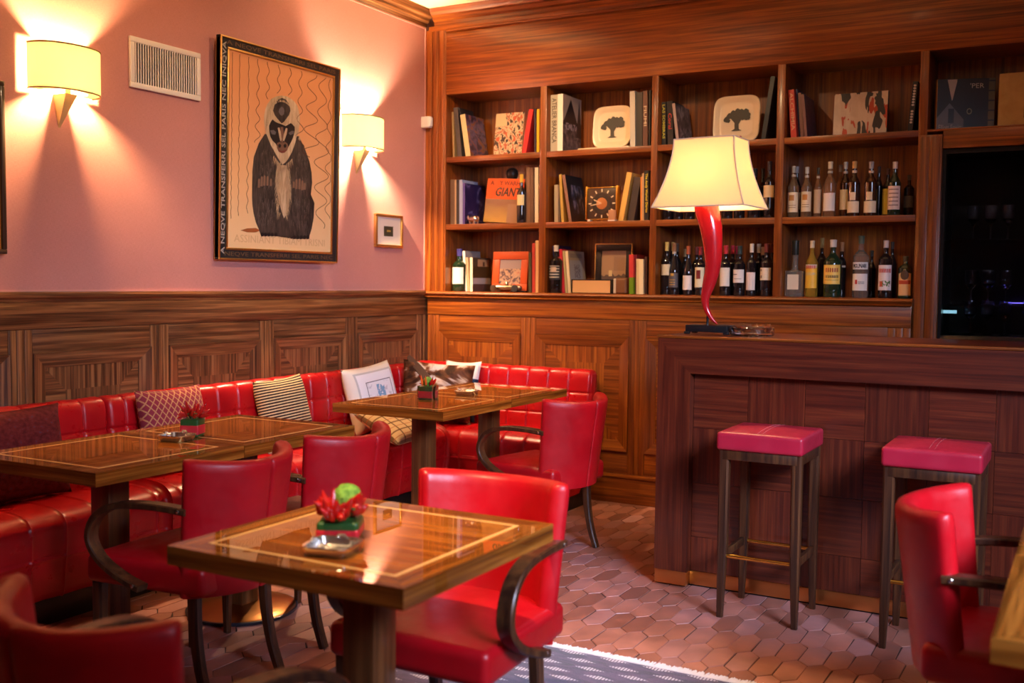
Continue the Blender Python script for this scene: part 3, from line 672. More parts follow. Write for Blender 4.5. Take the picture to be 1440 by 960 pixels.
# ============================================================ CHAIRS
def make_chair(label, loc, rz, group):
    t = thing('armchair', label, 'chair', loc, rz, group)
    R = 0.243; th = 0.028; tmax = math.radians(58)
    # barrel backrest
    nz = []
    sec = []
    H0, H1 = 0.350, 0.800
    c = 0.026
    # closed section in (offset, height): outer side up, over the top, down the inside
    hs = [H0, H0+0.10, H0+0.2, H0+0.3, H0+0.38, H1-0.040]
    prof = [(th, h) for h in hs]+[(th*0.95, H1-0.018), (th*0.70, H1-0.005), (0, H1), (-th*0.70, H1-0.005), (-th*0.95, H1-0.018)]+[(-th, h) for h in hs[::-1]]
    def section(tau, k=1.0, push=0.0, inset=0.0):
        r = []
        for (o, h) in prof:
            tt = (h-0.38)/0.42; a = tau*(1.0-0.06*(1-tt))
            oo = o*k - (inset if o > 0.02 else 0)
            rad = R+oo+0.012*tt
            x = rad*math.sin(a)*(1+0.03*tt); y = -0.250+R-rad*math.cos(a)*1.0-0.045*tt
            hh = h-0.018*math.cos(a*1.5)*max(0, tt)
            hh = H0+(hh-H0) if k == 1.0 else (H0+0.45/2)+(hh-(H0+0.45/2))*(0.97+0.03*k)
            x += push*math.cos(a)*math.copysign(1, tau); y += push*math.sin(abs(a))
            r.append((x, y, hh))
        return r
    taus = [tmax*(-1+2*i/24) for i in range(25)]
    b = MB(); rings = [section(-tmax, 0.45, 0.022), section(-tmax, 0.80, 0.016), section(-tmax, 0.95, 0.008)]
    seamt = 0.0
    for tau in taus:
        if abs(tau) < 1e-6:
            for d, i in ((-0.035, 0), (-0.016, 0.002), (-0.008, 0.011), (0.008, 0.011), (0.016, 0.002), (0.035, 0)): rings.append(section(tau+d, inset=i))
        else: rings.append(section(tau))
    rings += [section(tmax, 0.95, 0.008), section(tmax, 0.80, 0.016), section(tmax, 0.45, 0.022)]
    b.rings(rings, RED); b.build('backrest', t, angle=60)
    # seat cushion
    def dome(q):
        u = q.x/0.25; v = q.y/0.24; top = max(0, q.z/0.05)
        q.z += 0.018*top*(1-min(1, u*u))*(1-min(1, v*v)); q.x *= 1-0.10*(0.5-q.y/0.5); return q
    b = MB(); b.rbox((0.248, 0.240, 0.048), 0.024, RED, (0, 0.01, 0.405), 6, 3, dome); b.build('seat', t, angle=60)
    # legs
    for sx in (-1, 1):
        b = MB(); b.tube([(sx*0.215, 0.215, 0.358), (sx*0.215, 0.216, 0.18), (sx*0.213, 0.218, 0.0)], 0, WALN, side=(1, 0, 0), rect=[(0.040, 0.040), (0.035, 0.035), (0.024, 0.024)]); b.build('front_leg', t)
        b = MB(); b.tube(spline([(sx*0.170, -0.150, 0.356), (sx*0.172, -0.158, 0.22), (sx*0.174, -0.180, 0.10), (sx*0.176, -0.215, 0.0)], 4), 0, WALN, side=(1, 0, 0), rect=[(0.034, 0.042-0.016*i/12) for i in range(13)]); b.build('rear_leg', t)
    # bent-wood arms
    for sx in (-1, 1):
        P = spline([(sx*0.226, -0.180, 0.632), (sx*0.240, -0.06, 0.640), (sx*0.252, 0.07, 0.634), (sx*0.262, 0.150, 0.606), (sx*0.267, 0.190, 0.556), (sx*0.267, 0.192, 0.500), (sx*0.266, 0.145, 0.445), (sx*0.264, 0.060, 0.402), (sx*0.262, -0.02, 0.378)], 6)
        n = len(P); b = MB(); b.tube(P, 0, WALN, side=(1, 0, 0), rect=[(0.046, 0.022) for i in range(n)]); a = b.build('arm', t)
        b = MB()
        for p in (Vector((sx*0.252, -0.160, 0.634)), Vector((sx*0.285, 0.0, 0.386))):
            b.lathe([(0.0, 0.0), (0.006, 0.0), (0.006, 0.002), (0.003, 0.004), (0, 0.0042)], STEEL, n=12, M=T(p.x, p.y, p.z) @ Matrix.Rotation(sx*PI/2, 4, 'Y'))
        b.build('arm_bolt', a)
    return t
r = math.radians; GC = 'red leather armchairs'
ch = make_chair('red armchair beside the far table, back towards the bar', (1.570, -1.240, 0), r(80), GC)
dup(ch, (1.365, -3.410, 0), r(93), 'red armchair at the nearer left table, with bronze table base showing behind its legs')
dup(ch, (1.340, -2.805, 0), r(92), 'red armchair between the left table pair and the chilli pot, second from the left wall')
dup(ch, (2.502, -3.560, 0.0045), r(180), 'red armchair seen from the front behind the foreground table')
dup(ch, (2.495, -4.560, 0.0045), r(-5), 'blurred red armchair in the lower left corner seen from behind')
dup(ch, (3.880, -2.955, 0), r(-90), 'red armchair at the right edge in front of the bar stools')

# ============================================================ BAR STOOLS
def make_stool(label, loc, group):
    t = thing('bar_stool', label, 'stool', loc, 0, group); hw = 0.174
    def top(q):
        if q.z > 0: q.z += 0.010*(1-(q.x/hw)**2)*(1-(q.y/hw)**2)
        return q
    b = MB(); b.rbox((hw, hw+0.006, 0.037), 0.014, REDS, (0, 0, 0.727), 6, 3, top); s = b.build('seat', t, angle=60)
    b = MB()
    for x in (-0.010, 0.010): b.tube([(x, -hw+0.012+0.345*k/10, 0.7652+0.0095*(1-((-hw+0.012+0.345*k/10)/hw)**2)) for k in range(11)], 0.0006, STITCH, 5)
    b.build('stitching', s)
    b = MB()
    for x0, x1, y0, y1 in ((-0.15, 0.15, -0.168, -0.142), (-0.15, 0.15, 0.142, 0.168), (-0.166, -0.140, -0.15, 0.15), (0.140, 0.166, -0.15, 0.15)): b.box(x0, x1, y0, y1, 0.652, 0.691, WALN, 0.002)
    b.build('apron', t)
    for sx in (-1, 1):
        for sy in (-1, 1):
            b = MB(); b.tube([(sx*0.146, sy*0.146, 0.6905), (sx*0.147, sy*0.147, 0.30), (sx*0.152, sy*0.152, 0.0)], 0, WALN, side=(1, 0, 0), rect=[(0.042, 0.042), (0.039, 0.039), (0.024, 0.024)]); b.build('leg', t)
    for sx in (-1, 1):
        b = MB(); b.box(sx*0.148-0.008, sx*0.148+0.008, -0.13, 0.13, 0.238, 0.272, WALN, 0.002); b.build('side_rail', t)
    for sy in (-1, 1):
        b = MB(); b.tube([(-0.13, sy*0.148, 0.255), (0.13, sy*0.148, 0.255)], 0.0085, BRASS, 12); b.build('footrest', t)
    return t
sl = make_stool('red topped wooden bar stool nearer the lamp end of the bar', (2.862, -1.706, 0), 'bar stools')
dup(sl, (3.506, -1.745, 0), 0, 'red topped bar stool half hidden behind the armchair at the right')
# ============================================================ WALL SCONCES
def shade_mat(name, col, tint):
    m = bpy.data.materials.new(name); m.use_nodes = True; nt = m.node_tree; nt.nodes.clear()
    o = nt.nodes.new('ShaderNodeOutputMaterial'); d = nt.nodes.new('ShaderNodeBsdfDiffuse'); t = nt.nodes.new('ShaderNodeBsdfTranslucent'); x = nt.nodes.new('ShaderNodeMixShader')
    d.inputs[0].default_value = (*col, 1); t.inputs[0].default_value = (*tint, 1); x.inputs[0].default_value = 0.55
    nt.links.new(d.outputs[0], x.inputs[1]); nt.links.new(t.outputs[0], x.inputs[2]); nt.links.new(x.outputs[0], o.inputs[0]); return m
SHADE = shade_mat('cream_shade_fabric', (0.68, 0.60, 0.46), (0.66, 0.56, 0.40)); SSHADE = shade_mat('sconce_shade_fabric', (0.32, 0.33, 0.24), (0.28, 0.29, 0.225))
def make_sconce(label, y, bright, bc):
    t = thing('wall_sconce', label, 'wall lamp', (0, y, 2.16), 0, 'wall sconces')
    a, d, h = 0.165, 0.150, 0.195
    def arc(off): return [(0.012+(d-0.008+off)*math.sin(PI*k/32)**0.75, -(a+off)*math.cos(PI*k/32)) for k in range(33)]
    b = MB(); o, i = arc(0), arc(-0.003)
    b.rings([[(*p, 0.0), (*p, h), (*q, h), (*q, 0.0)] for p, q in zip(o, i)], SSHADE)
    for z in (0.003, h-0.005):  # inner lips added to narrow the light beams on the wall
        q = [(0.012+(p[0]-0.012)*0.80, p[1]*0.62) for p in o]
        b.rings([[(*p, z), (*p, z+0.002), (*r_, z+0.002), (*r_, z)] for p, r_ in zip(o, q)], SSHADE)
    b.build('lamp_shade', t)
    b = MB()
    for z in (0.0, h): b = MB(); b.tube([(p[0], p[1], z) for p in arc(0.0008)], 0.0022, mat('shade_binding', (0.55, 0.36, 0.14), 0.7), 6); b.build('shade_trim', t)
    b = MB(); b.tube([(0.060, 0, 0.045), (0.100, 0.05, 0.020), (0.135, 0.075, 0.006)], 0.0015, GOLD, 6); b.build('shade_wire', t)
    b = MB(); b.tube([(0.060, 0, 0.045), (0.100, -0.05, 0.020), (0.135, -0.075, 0.006)], 0.0015, GOLD, 6); b.build('shade_wire', t)
    b = MB(); b.prism([(0.0, -0.005), (0.085, -0.005), (0.0, -0.145)], -0.030, 0.030, mat('beige_bracket', (0.62, 0.46, 0.24), 0.45), 'y')
    for v in b.bm.verts:
        k = max(0, min(1, (v.co.z+0.145)/0.14)); v.co.y *= 0.15+0.85*k
    b.build('bracket', t, smooth=False)
    b = MB(); b.lathe([(0.0, 0.0), (0.012, 0.0), (0.012, 0.05), (0.0, 0.05)], GOLD, (0.060, 0, -0.005), 14); b.box(0.0, 0.07, -0.008, 0.008, -0.012, -0.004, GOLD); b.build('bulb_holder', t)
    b = MB(); b.lathe([(0.0, 0.05), (0.008, 0.054), (0.012, 0.072), (0.0125, 0.092), (0.009, 0.108), (0.0, 0.113)], mat('glowing_bulb_%d' % bright, bc, 0.4, emis=bright), (0.060, 0, 0), 16); b.build('bulb', t)
    return t
make_sconce('yellow glowing half-round wall sconce at the upper left, left of the vent', -2.875, E_SCONCE, (1.0, 0.55, 0.22))
make_sconce('bright white glowing wall sconce between the ape painting and the corner', -0.755, E_SCONCE*1.6, (1.0, 0.66, 0.37))

# ============================================================ VENT, SENSOR, PICTURES
v = thing('vent_grille', 'white rectangular air vent with vertical slats on the pink wall', 'vent', (0.002, -2.275, 2.374))
b = MB(); W2_, H2_ = 0.221, 0.119
for y0, y1, z0, z1 in ((-W2_, W2_, H2_-0.026, H2_), (-W2_, W2_, -H2_, -H2_+0.026), (-W2_, -W2_+0.026, -H2_+0.026, H2_-0.026), (W2_-0.026, W2_, -H2_+0.026, H2_-0.026)): b.box(0.0, 0.016, y0, y1, z0, z1, WHITE, 0.003)
b.build('frame', v)
b = MB(); b.box(0.0, 0.002, -W2_+0.02, W2_-0.02, -H2_+0.02, H2_-0.02, BLACK); b.build('backing', v)
for k in range(26):
    y = -W2_+0.034+k*(2*W2_-0.068)/25; b = MB(); b.box(0.009, 0.013, y-0.0030, y+0.0030, -H2_+0.026, H2_-0.026, WHITE); b.build('slat', v, smooth=False)
s_ = thing('motion_sensor', 'small white motion sensor high in the room corner', 'sensor', (0.028, -0.030, 2.425))
b = MB(); b.rbox((0.036, 0.020, 0.038), 0.008, WHITE, (0, 0, 0), 3, 2); b.build('housing', s_); b = MB(); b.rbox((0.006, 0.015, 0.030), 0.004, mat('sensor_lens', (0.85, 0.85, 0.88), 0.2), (0.040, -0.004, 0), 2, 2); b.build('lens', s_)
b = MB(); b.box(-0.026, -0.002, -0.015, 0.025, -0.03, 0.03, WHITE, 0.003); b.build('mount', s_)

POLY = {
'body':[(-1.627,2.145),(-1.654,2.114),(-1.674,2.089),(-1.711,2.012),(-1.72,1.939),(-1.712,1.849),(-1.721,1.794),(-1.717,1.753),(-1.708,1.713),(-1.689,1.664),(-1.663,1.624),(-1.65,1.597),(-1.522,1.598),(-1.473,1.604),(-1.395,1.589),(-1.256,1.594),(-1.229,1.654),(-1.214,1.714),(-1.208,1.803),(-1.241,1.849),(-1.231,1.918),(-1.238,1.976),(-1.256,2.032),(-1.3,2.105),(-1.351,2.166)],
'ruff':[(-1.498,2.369),(-1.539,2.359),(-1.58,2.339),(-1.609,2.309),(-1.627,2.277),(-1.636,2.239),(-1.636,2.212),(-1.629,2.176),(-1.614,2.142),(-1.581,2.091),(-1.554,2.061),(-1.527,2.032),(-1.506,2.011),(-1.486,1.994),(-1.458,2.011),(-1.437,2.032),(-1.408,2.073),(-1.387,2.114),(-1.358,2.193),(-1.346,2.238),(-1.346,2.271),(-1.355,2.303),(-1.369,2.334),(-1.393,2.352),(-1.422,2.364),(-1.457,2.371)],
'chest':[(-1.527,1.985),(-1.488,1.993),(-1.451,1.993),(-1.433,1.957),(-1.423,1.911),(-1.417,1.869),(-1.419,1.826),(-1.427,1.778),(-1.437,1.739),(-1.466,1.699),(-1.486,1.736),(-1.507,1.782),(-1.521,1.818),(-1.534,1.864),(-1.541,1.9),(-1.537,1.947)],
'crown':[(-1.495,2.357),(-1.526,2.343),(-1.553,2.316),(-1.567,2.277),(-1.551,2.253),(-1.526,2.236),(-1.496,2.217),(-1.474,2.232),(-1.457,2.251),(-1.437,2.272),(-1.426,2.297),(-1.432,2.319),(-1.443,2.337),(-1.464,2.353)],
'crowngrey':[(-1.498,2.31),(-1.515,2.295),(-1.523,2.279),(-1.512,2.264),(-1.496,2.259),(-1.479,2.271),(-1.474,2.289),(-1.482,2.303)],
'face':[(-1.57,2.23),(-1.588,2.209),(-1.597,2.19),(-1.594,2.163),(-1.587,2.136),(-1.567,2.115),(-1.54,2.1),(-1.52,2.075),(-1.499,2.063),(-1.457,2.072),(-1.439,2.096),(-1.422,2.119),(-1.405,2.145),(-1.394,2.17),(-1.387,2.194),(-1.389,2.213),(-1.404,2.223),(-1.422,2.23),(-1.443,2.218),(-1.464,2.208),(-1.499,2.214),(-1.533,2.217),(-1.553,2.222)],
'cheekl':[(-1.589,2.168),(-1.56,2.174),(-1.54,2.165),(-1.547,2.15),(-1.574,2.149)],
'cheekr':[(-1.44,2.173),(-1.415,2.188),(-1.392,2.191),(-1.397,2.174),(-1.426,2.163)],
'stripel':[(-1.529,2.19),(-1.515,2.193),(-1.504,2.17),(-1.496,2.129),(-1.505,2.118),(-1.515,2.14)],
'striper':[(-1.463,2.198),(-1.449,2.196),(-1.457,2.162),(-1.477,2.122),(-1.487,2.128),(-1.479,2.163)],
'nose':[(-1.506,2.197),(-1.485,2.2),(-1.479,2.159),(-1.485,2.116),(-1.499,2.114),(-1.502,2.156)],
'muzzle':[(-1.533,2.106),(-1.513,2.115),(-1.491,2.113),(-1.468,2.121),(-1.448,2.114),(-1.439,2.096),(-1.45,2.076),(-1.471,2.061),(-1.496,2.057),(-1.52,2.063),(-1.532,2.08)],
'nosl':[(-1.524,2.097),(-1.51,2.106),(-1.499,2.098),(-1.505,2.085),(-1.52,2.083)],
'nosr':[(-1.482,2.1),(-1.469,2.111),(-1.456,2.105),(-1.46,2.09),(-1.476,2.088)],
'mouth':[(-1.52,2.07),(-1.492,2.068),(-1.46,2.078),(-1.453,2.074),(-1.485,2.058),(-1.516,2.061)],
'shadow':[(-1.805,1.617),(-1.754,1.63),(-1.689,1.635),(-1.652,1.624),(-1.689,1.612),(-1.754,1.609)],
'fingerl0':[(-1.682,1.851),(-1.68,1.894),(-1.672,1.902),(-1.664,1.896),(-1.665,1.853)],
'fingerl1':[(-1.661,1.86),(-1.659,1.908),(-1.651,1.916),(-1.643,1.91),(-1.643,1.862)],
'fingerl2':[(-1.639,1.866),(-1.638,1.916),(-1.63,1.924),(-1.622,1.917),(-1.622,1.867)],
'fingerl3':[(-1.615,1.868),(-1.614,1.914),(-1.606,1.922),(-1.598,1.916),(-1.598,1.869)],
'fingerl4':[(-1.589,1.868),(-1.587,1.903),(-1.579,1.911),(-1.571,1.904),(-1.571,1.87)],
'fingerr0':[(-1.403,1.873),(-1.401,1.905),(-1.393,1.913),(-1.384,1.907),(-1.384,1.874)],
'fingerr1':[(-1.38,1.869),(-1.379,1.919),(-1.37,1.927),(-1.361,1.92),(-1.361,1.87)],
'fingerr2':[(-1.354,1.87),(-1.353,1.924),(-1.344,1.932),(-1.335,1.925),(-1.335,1.871)],
'fingerr3':[(-1.331,1.866),(-1.329,1.916),(-1.321,1.925),(-1.312,1.918),(-1.312,1.868)],
'fingerr4':[(-1.311,1.871),(-1.309,1.904),(-1.3,1.912),(-1.291,1.905),(-1.291,1.872)],
'toel0':[(-1.654,1.608),(-1.642,1.614),(-1.63,1.609),(-1.631,1.594),(-1.65,1.591)],
'toel1':[(-1.629,1.609),(-1.617,1.615),(-1.605,1.61),(-1.606,1.595),(-1.625,1.592)],
'toel2':[(-1.603,1.61),(-1.591,1.616),(-1.579,1.611),(-1.58,1.596),(-1.599,1.593)],
'toel3':[(-1.576,1.611),(-1.564,1.617),(-1.552,1.612),(-1.553,1.597),(-1.572,1.595)],
'toel4':[(-1.546,1.613),(-1.534,1.619),(-1.521,1.614),(-1.523,1.599),(-1.542,1.596)],
'toer0':[(-1.395,1.604),(-1.382,1.61),(-1.369,1.605),(-1.371,1.59),(-1.391,1.587)],
'toer1':[(-1.366,1.605),(-1.353,1.612),(-1.34,1.606),(-1.342,1.591),(-1.362,1.588)],
'toer2':[(-1.336,1.607),(-1.323,1.613),(-1.31,1.608),(-1.311,1.592),(-1.332,1.589)],
'toer3':[(-1.307,1.608),(-1.293,1.614),(-1.28,1.609),(-1.282,1.593),(-1.302,1.591)],
'toer4':[(-1.279,1.609),(-1.265,1.615),(-1.252,1.61),(-1.253,1.595),(-1.274,1.592)],
}
def painting_ground():
    m, nt, b = new_mat('painted_parchment'); tc = nt.nodes.new('ShaderNodeTexCoord'); o = xyz(nt, tc.outputs['Object'])
    n = noise(nt, mp(nt, tc.outputs['Object'], (3, 6, 2)), 1, 4); 
    z = math_(nt, 'ADD', math_(nt, 'DIVIDE', o[2], 1.05), math_(nt, 'MULTIPLY', n, 0.30))
    r = ramp(nt, [(0.05, (0.86, 0.62, 0.34)), (0.30, (0.88, 0.64, 0.35)), (0.55, (0.86, 0.54, 0.27)), (0.85, (0.80, 0.40, 0.18)), (1.0, (0.76, 0.35, 0.15))]); nt.links.new(z, r.inputs[0])
    nt.links.new(r.outputs[0], b.inputs['Base Color']); b.inputs['Roughness'].default_value = 0.45; return m
def fur(name, c1, c2):
    m, nt, b = new_mat(name); tc = nt.nodes.new('ShaderNodeTexCoord')
    n = noise(nt, mp(nt, tc.outputs['Object'], (60, 70, 14)), 1, 4, 0.6); n2 = noise(nt, mp(nt, tc.outputs['Object'], (6, 7, 5)), 1, 3)
    f = math_(nt, 'ADD', math_(nt, 'MULTIPLY', n, 0.6), math_(nt, 'MULTIPLY', n2, 0.45)); r = ramp(nt, [(0.40, c1), (0.66, c2)]); nt.links.new(f, r.inputs[0])
    nt.links.new(r.outputs[0], b.inputs['Base Color']); b.inputs['Roughness'].default_value = 0.5; return m
def make_painting():
    y0, y1, z0, z1 = -1.966, -0.996, 1.460, 2.604
    t = thing('framed_painting', 'large framed painting of a seated black and cream ape on the pink wall', 'painting', (0.012, 0, z0))
    t.rotation_euler = (0, 0.020, 0)                      # hangs tipped slightly forward
    dk = mat('black_lettered_frame', (0.022, 0.022, 0.026), 0.35, coat=0.4)
    w = 0.062
    def L(y, z, d): return (d, y, z-z0)
    b = MB(); g = MB()
    for (p, q, r_, s_) in (((y0, z0), (y1, z0), (y1-w, z0+w), (y0+w, z0+w)), ((y1, z0), (y1, z1), (y1-w, z1-w), (y1-w, z0+w)), ((y1, z1), (y0, z1), (y0+w, z1-w), (y1-w, z1-w)), ((y0, z1), (y0, z0), (y0+w, z0+w), (y0+w, z1-w))):
        b.prism([(a-0.0, c-z0) for a, c in (p, q, r_, s_)], 0.004, 0.030, dk, 'x')
    b.build('frame', t, smooth=False)
    for e, d0, d1, tk in ((0.0, 0.0, 0.036, 0.009), (w-0.010, 0.028, 0.035, 0.012)):
        a0, a1, c0, c1 = y0+e, y1-e, z0+e-z0, z1-e-z0
        g.box(d0, d1, a0, a1, c0, c0+tk, GOLD, 0.002); g.box(d0, d1, a0, a1, c1-tk, c1, GOLD, 0.002); g.box(d0, d1, a0, a0+tk, c0+tk, c1-tk, GOLD, 0.002); g.box(d0, d1, a1-tk, a1, c0+tk, c1-tk, GOLD, 0.002)
    g.build('gilt_edge', t)
    b = MB(); b.box(0.006, 0.027, y0+w, y1-w, w, z1-z0-w, painting_ground()); b.build('canvas', t, smooth=False)
    # lettering on the frame: reads upward on the left, along the foot
    SIL = mat('silver_lettering', (0.42, 0.40, 0.38), 0.45)
    b = MB(); Ml = Matrix(((0, 0, 1, 0.0305), (0, 1, 0, y0+0.031), (-1, 0, 0, 0), (0, 0, 0, 1)))
    def onwall(cy, cz, up): # text plane: x-> along, normal +X
        if up: return Matrix(((0, 0, 1, 0.0305), (0, -1, 0, cy), (1, 0, 0, cz), (0, 0, 0, 1)))
        return Matrix(((0, 0, 1, 0.0305), (1, 0, 0, cy), (0, 1, 0, cz), (0, 0, 0, 1)))
    b.text('A NEQVE TRANSFERRI SEL PARIS NEC INIQVA', 0.04, SIL, onwall(y0+0.031, (z1-z0)/2, True), fit=((z1-z0)*0.95, 0.032), bold=0.0006); b.build('frame_lettering', t, smooth=False); b = MB()
    b.text('NEQVE TRANSFERRI SEL PARIS NEC', 0.04, mat('bronze_lettering', (0.16, 0.10, 0.05), 0.5), onwall((y0+y1)/2, 0.030, False), fit=(0.88, 0.026)); b.build('frame_lettering', t, smooth=False); b = MB()
    b.text('A NEQVE TRANSFERRI SEL PARIS', 0.04, mat('bronze_lettering', (0.16, 0.10, 0.05), 0.5), onwall((y0+y1)/2, z1-z0-0.030, False), fit=(0.88, 0.026)); b.build('frame_lettering', t, smooth=False)
    b = MB(); M0 = onwall((y0+y1)/2, 0.115, False); M0[0][3] = 0.0273
    b.text('ASSINIANT TIBIAM TRISNI', 0.05, mat('faint_lettering', (0.72, 0.50, 0.26), 0.5), M0, fit=(0.74, 0.040), ext=0.0002); b.build('painted_lettering', t, smooth=False)
    # wavy threads
    b = MB(); ink = mat('brown_ink_line', (0.16, 0.055, 0.02), 0.6)
    for (y, zt, zb, amp, wl) in ((-1.876, 2.53, 1.675, .002, .05), (-1.823, 2.53, 1.692, .003, .06), (-1.756, 2.53, 1.709, .006, .07), (-1.684, 2.53, 2.088, .018, .085), (-1.608, 2.53, 2.334, .020, .085), (-1.522, 2.53, 2.375, .022, .085), (-1.432, 2.53, 2.38, .026, .09), (-1.345, 2.53, 2.10, .034, .10), (-1.245, 2.53, 2.06, .058, .125), (-1.150, 2.53, 1.66, .050, .145), (-1.085, 2.53, 1.72, .030, .12)):
        n = int((zt-zb)/0.006); pl = [(y+amp*(0.5+0.5*(zt-q)/(zt-zb) if amp < .04 else 1.0)*math.sin(2*PI*(zt-q)/wl+y*9)*(1+0.3*math.sin(7*q)), q) for q in [zt-(zt-zb)*k/n for k in range(n+1)]]
        pl = [(min(y1-w-0.008, max(y0+w+0.008, a)), c) for a, c in pl]
        b.tube([(0.0268, a, c-z0) for a, c in pl], 0.0021, ink, 4)
    b.build('painted_threads', t)
    DKF = fur('dark_ape_fur', (0.010, 0.009, 0.011), (0.085, 0.065, 0.055)); CRF = fur('cream_ape_fur', (0.42, 0.30, 0.17), (0.72, 0.58, 0.38)); BLK = mat('ape_face_black', (0.014, 0.011, 0.013), 0.5)
    SK = mat('ape_skin', (0.25, 0.15, 0.10), 0.5); MUZ = mat('ape_muzzle', (0.20, 0.105, 0.07), 0.5); LT = mat('ape_stripe', (0.50, 0.40, 0.27), 0.5); GR = mat('ape_grey', (0.13, 0.12, 0.13), 0.5)
    b = MB(); lay = 0.0272
    for k, m in (('shadow', mat('painted_shadow', (0.36, 0.11, 0.03), 0.5)), ('body', DKF), ('chest', CRF), ('ruff', CRF), ('crown', DKF), ('crowngrey', GR), ('face', BLK), ('cheekl', GR), ('cheekr', GR), ('muzzle', MUZ), ('nose', MUZ), ('stripel', LT), ('striper', LT), ('nosl', BLK), ('nosr', BLK), ('mouth', mat('ape_lip', (0.20, 0.05, 0.035), 0.5))):
        b.flat([L(p[0], p[1], lay) for p in POLY[k]], m); lay += 0.0002
    rnd = random.Random(3)
    def stroke(y, z, dy, dz, w, m, l):
        n = Vector((-dz, dy)).normalized()*w; b.flat([L(y-n.x, z-n.y, l), L(y+n.x, z+n.y, l), L(y+dy, z+dz, l)], m)
    HG = mat('grey_hair_stroke', (0.20, 0.17, 0.155), 0.5); HC = mat('cream_hair_stroke', (0.62, 0.48, 0.30), 0.5); HD = mat('dark_hair_stroke', (0.018, 0.015, 0.016), 0.5)
    for k in range(420):
        sd = -1 if k % 2 else 1; u = rnd.random()
        if u < 0.5: cy, cz = -1.466+sd*rnd.uniform(0.085, 0.20), rnd.uniform(1.86, 2.08)
        else: cy, cz = -1.466+sd*rnd.uniform(0.06, 0.21), rnd.uniform(1.66, 1.83)
        if abs(cy+1.466) > 0.10+0.9*(2.14-cz): continue
        stroke(cy, cz, sd*rnd.uniform(-0.006, 0.012), -rnd.uniform(0.025, 0.055), 0.0011, HG if rnd.random() < 0.6 else HD, lay)
    lay += 0.0002
    for k in range(260):
        cz = rnd.uniform(1.72, 2.01); hw = 0.040+0.020*math.sin((2.01-cz)/0.29*PI); sd = -1 if k % 2 else 1
        stroke(-1.478+sd*hw*rnd.uniform(0.5, 1.05), cz, sd*rnd.uniform(0.002, 0.018), -rnd.uniform(0.02, 0.05), 0.0014, HC, lay)
    for k in range(220):
        a = rnd.uniform(-0.2, PI+0.2); sd = math.cos(a); cy, cz = -1.491+0.135*sd*(0.9 if a > 0 else 1), 2.20+0.155*math.sin(a)-0.02
        stroke(cy, cz, 0.020*sd+rnd.uniform(-0.004, 0.004), 0.020*math.sin(a)-0.006, 0.0016, HC, lay)
    for k in range(90):
        t_ = rnd.uniform(-1, 1); stroke(-1.484+0.075*t_, 2.035-0.06*(1-abs(t_)), 0.010*t_, -rnd.uniform(0.02, 0.045), 0.0018, HC, lay)
    lay += 0.0002
    for k in POLY:
        if k.startswith('finger') or k.startswith('toe'): b.flat([L(p[0], p[1], lay) for p in POLY[k]], SK if k.startswith('f') else BLK)
    bmesh.ops.triangulate(b.bm, faces=b.bm.faces); b.build('painted_ape', t, smooth=False)
make_painting()
fm = thing('framed_picture', 'small gold framed picture with a tiny dark square, under the right sconce', 'picture', (0.002, -0.433, 1.678))
b = MB(); a, c, w = 0.148, 0.106, 0.018
for y0, y1, z0, z1 in ((-a, a, c-w, c), (-a, a, -c, -c+w), (-a, -a+w, -c+w, c-w), (a-w, a, -c+w, c-w)): b.box(0.0, 0.022, y0, y1, z0, z1, GOLD, 0.004)
b.build('frame', fm); b = MB(); b.box(0.0, 0.010, -a+w, a-w, -c+w, c-w, mat('pale_mount', (0.66, 0.62, 0.62), 0.5)); b.build('mount', fm)
b = MB(); b.box(0.0102, 0.0112, -0.052, 0.048, -0.034, 0.030, mat('tiny_print', (0.05, 0.045, 0.03), 0.5)); b.box(0.0112, 0.0114, -0.02, 0.02, -0.006, 0.006, mat('tiny_print_gold', (0.35, 0.25, 0.05), 0.5)); b.build('print', fm, smooth=False)
fm = thing('framed_picture', 'dark framed picture with amber ground, cut off by the left edge', 'picture', (0.002, -3.50, 1.810))
b = MB(); a, c, w = 0.345, 0.357, 0.020
for y0, y1, z0, z1 in ((-a, a, c-w, c), (-a, a, -c, -c+w), (-a, -a+w, -c+w, c-w), (a-w, a, -c+w, c-w)): b.box(0.0, 0.026, y0, y1, z0, z1, mat('umber_frame', (0.06, 0.035, 0.025), 0.35, coat=0.3), 0.004)
b.build('frame', fm); b = MB(); b.box(0.0, 0.012, -a+w, a-w, -c+w, c-w, mat('amber_ground', (0.50, 0.20, 0.02), 0.5)); b.build('canvas', fm)

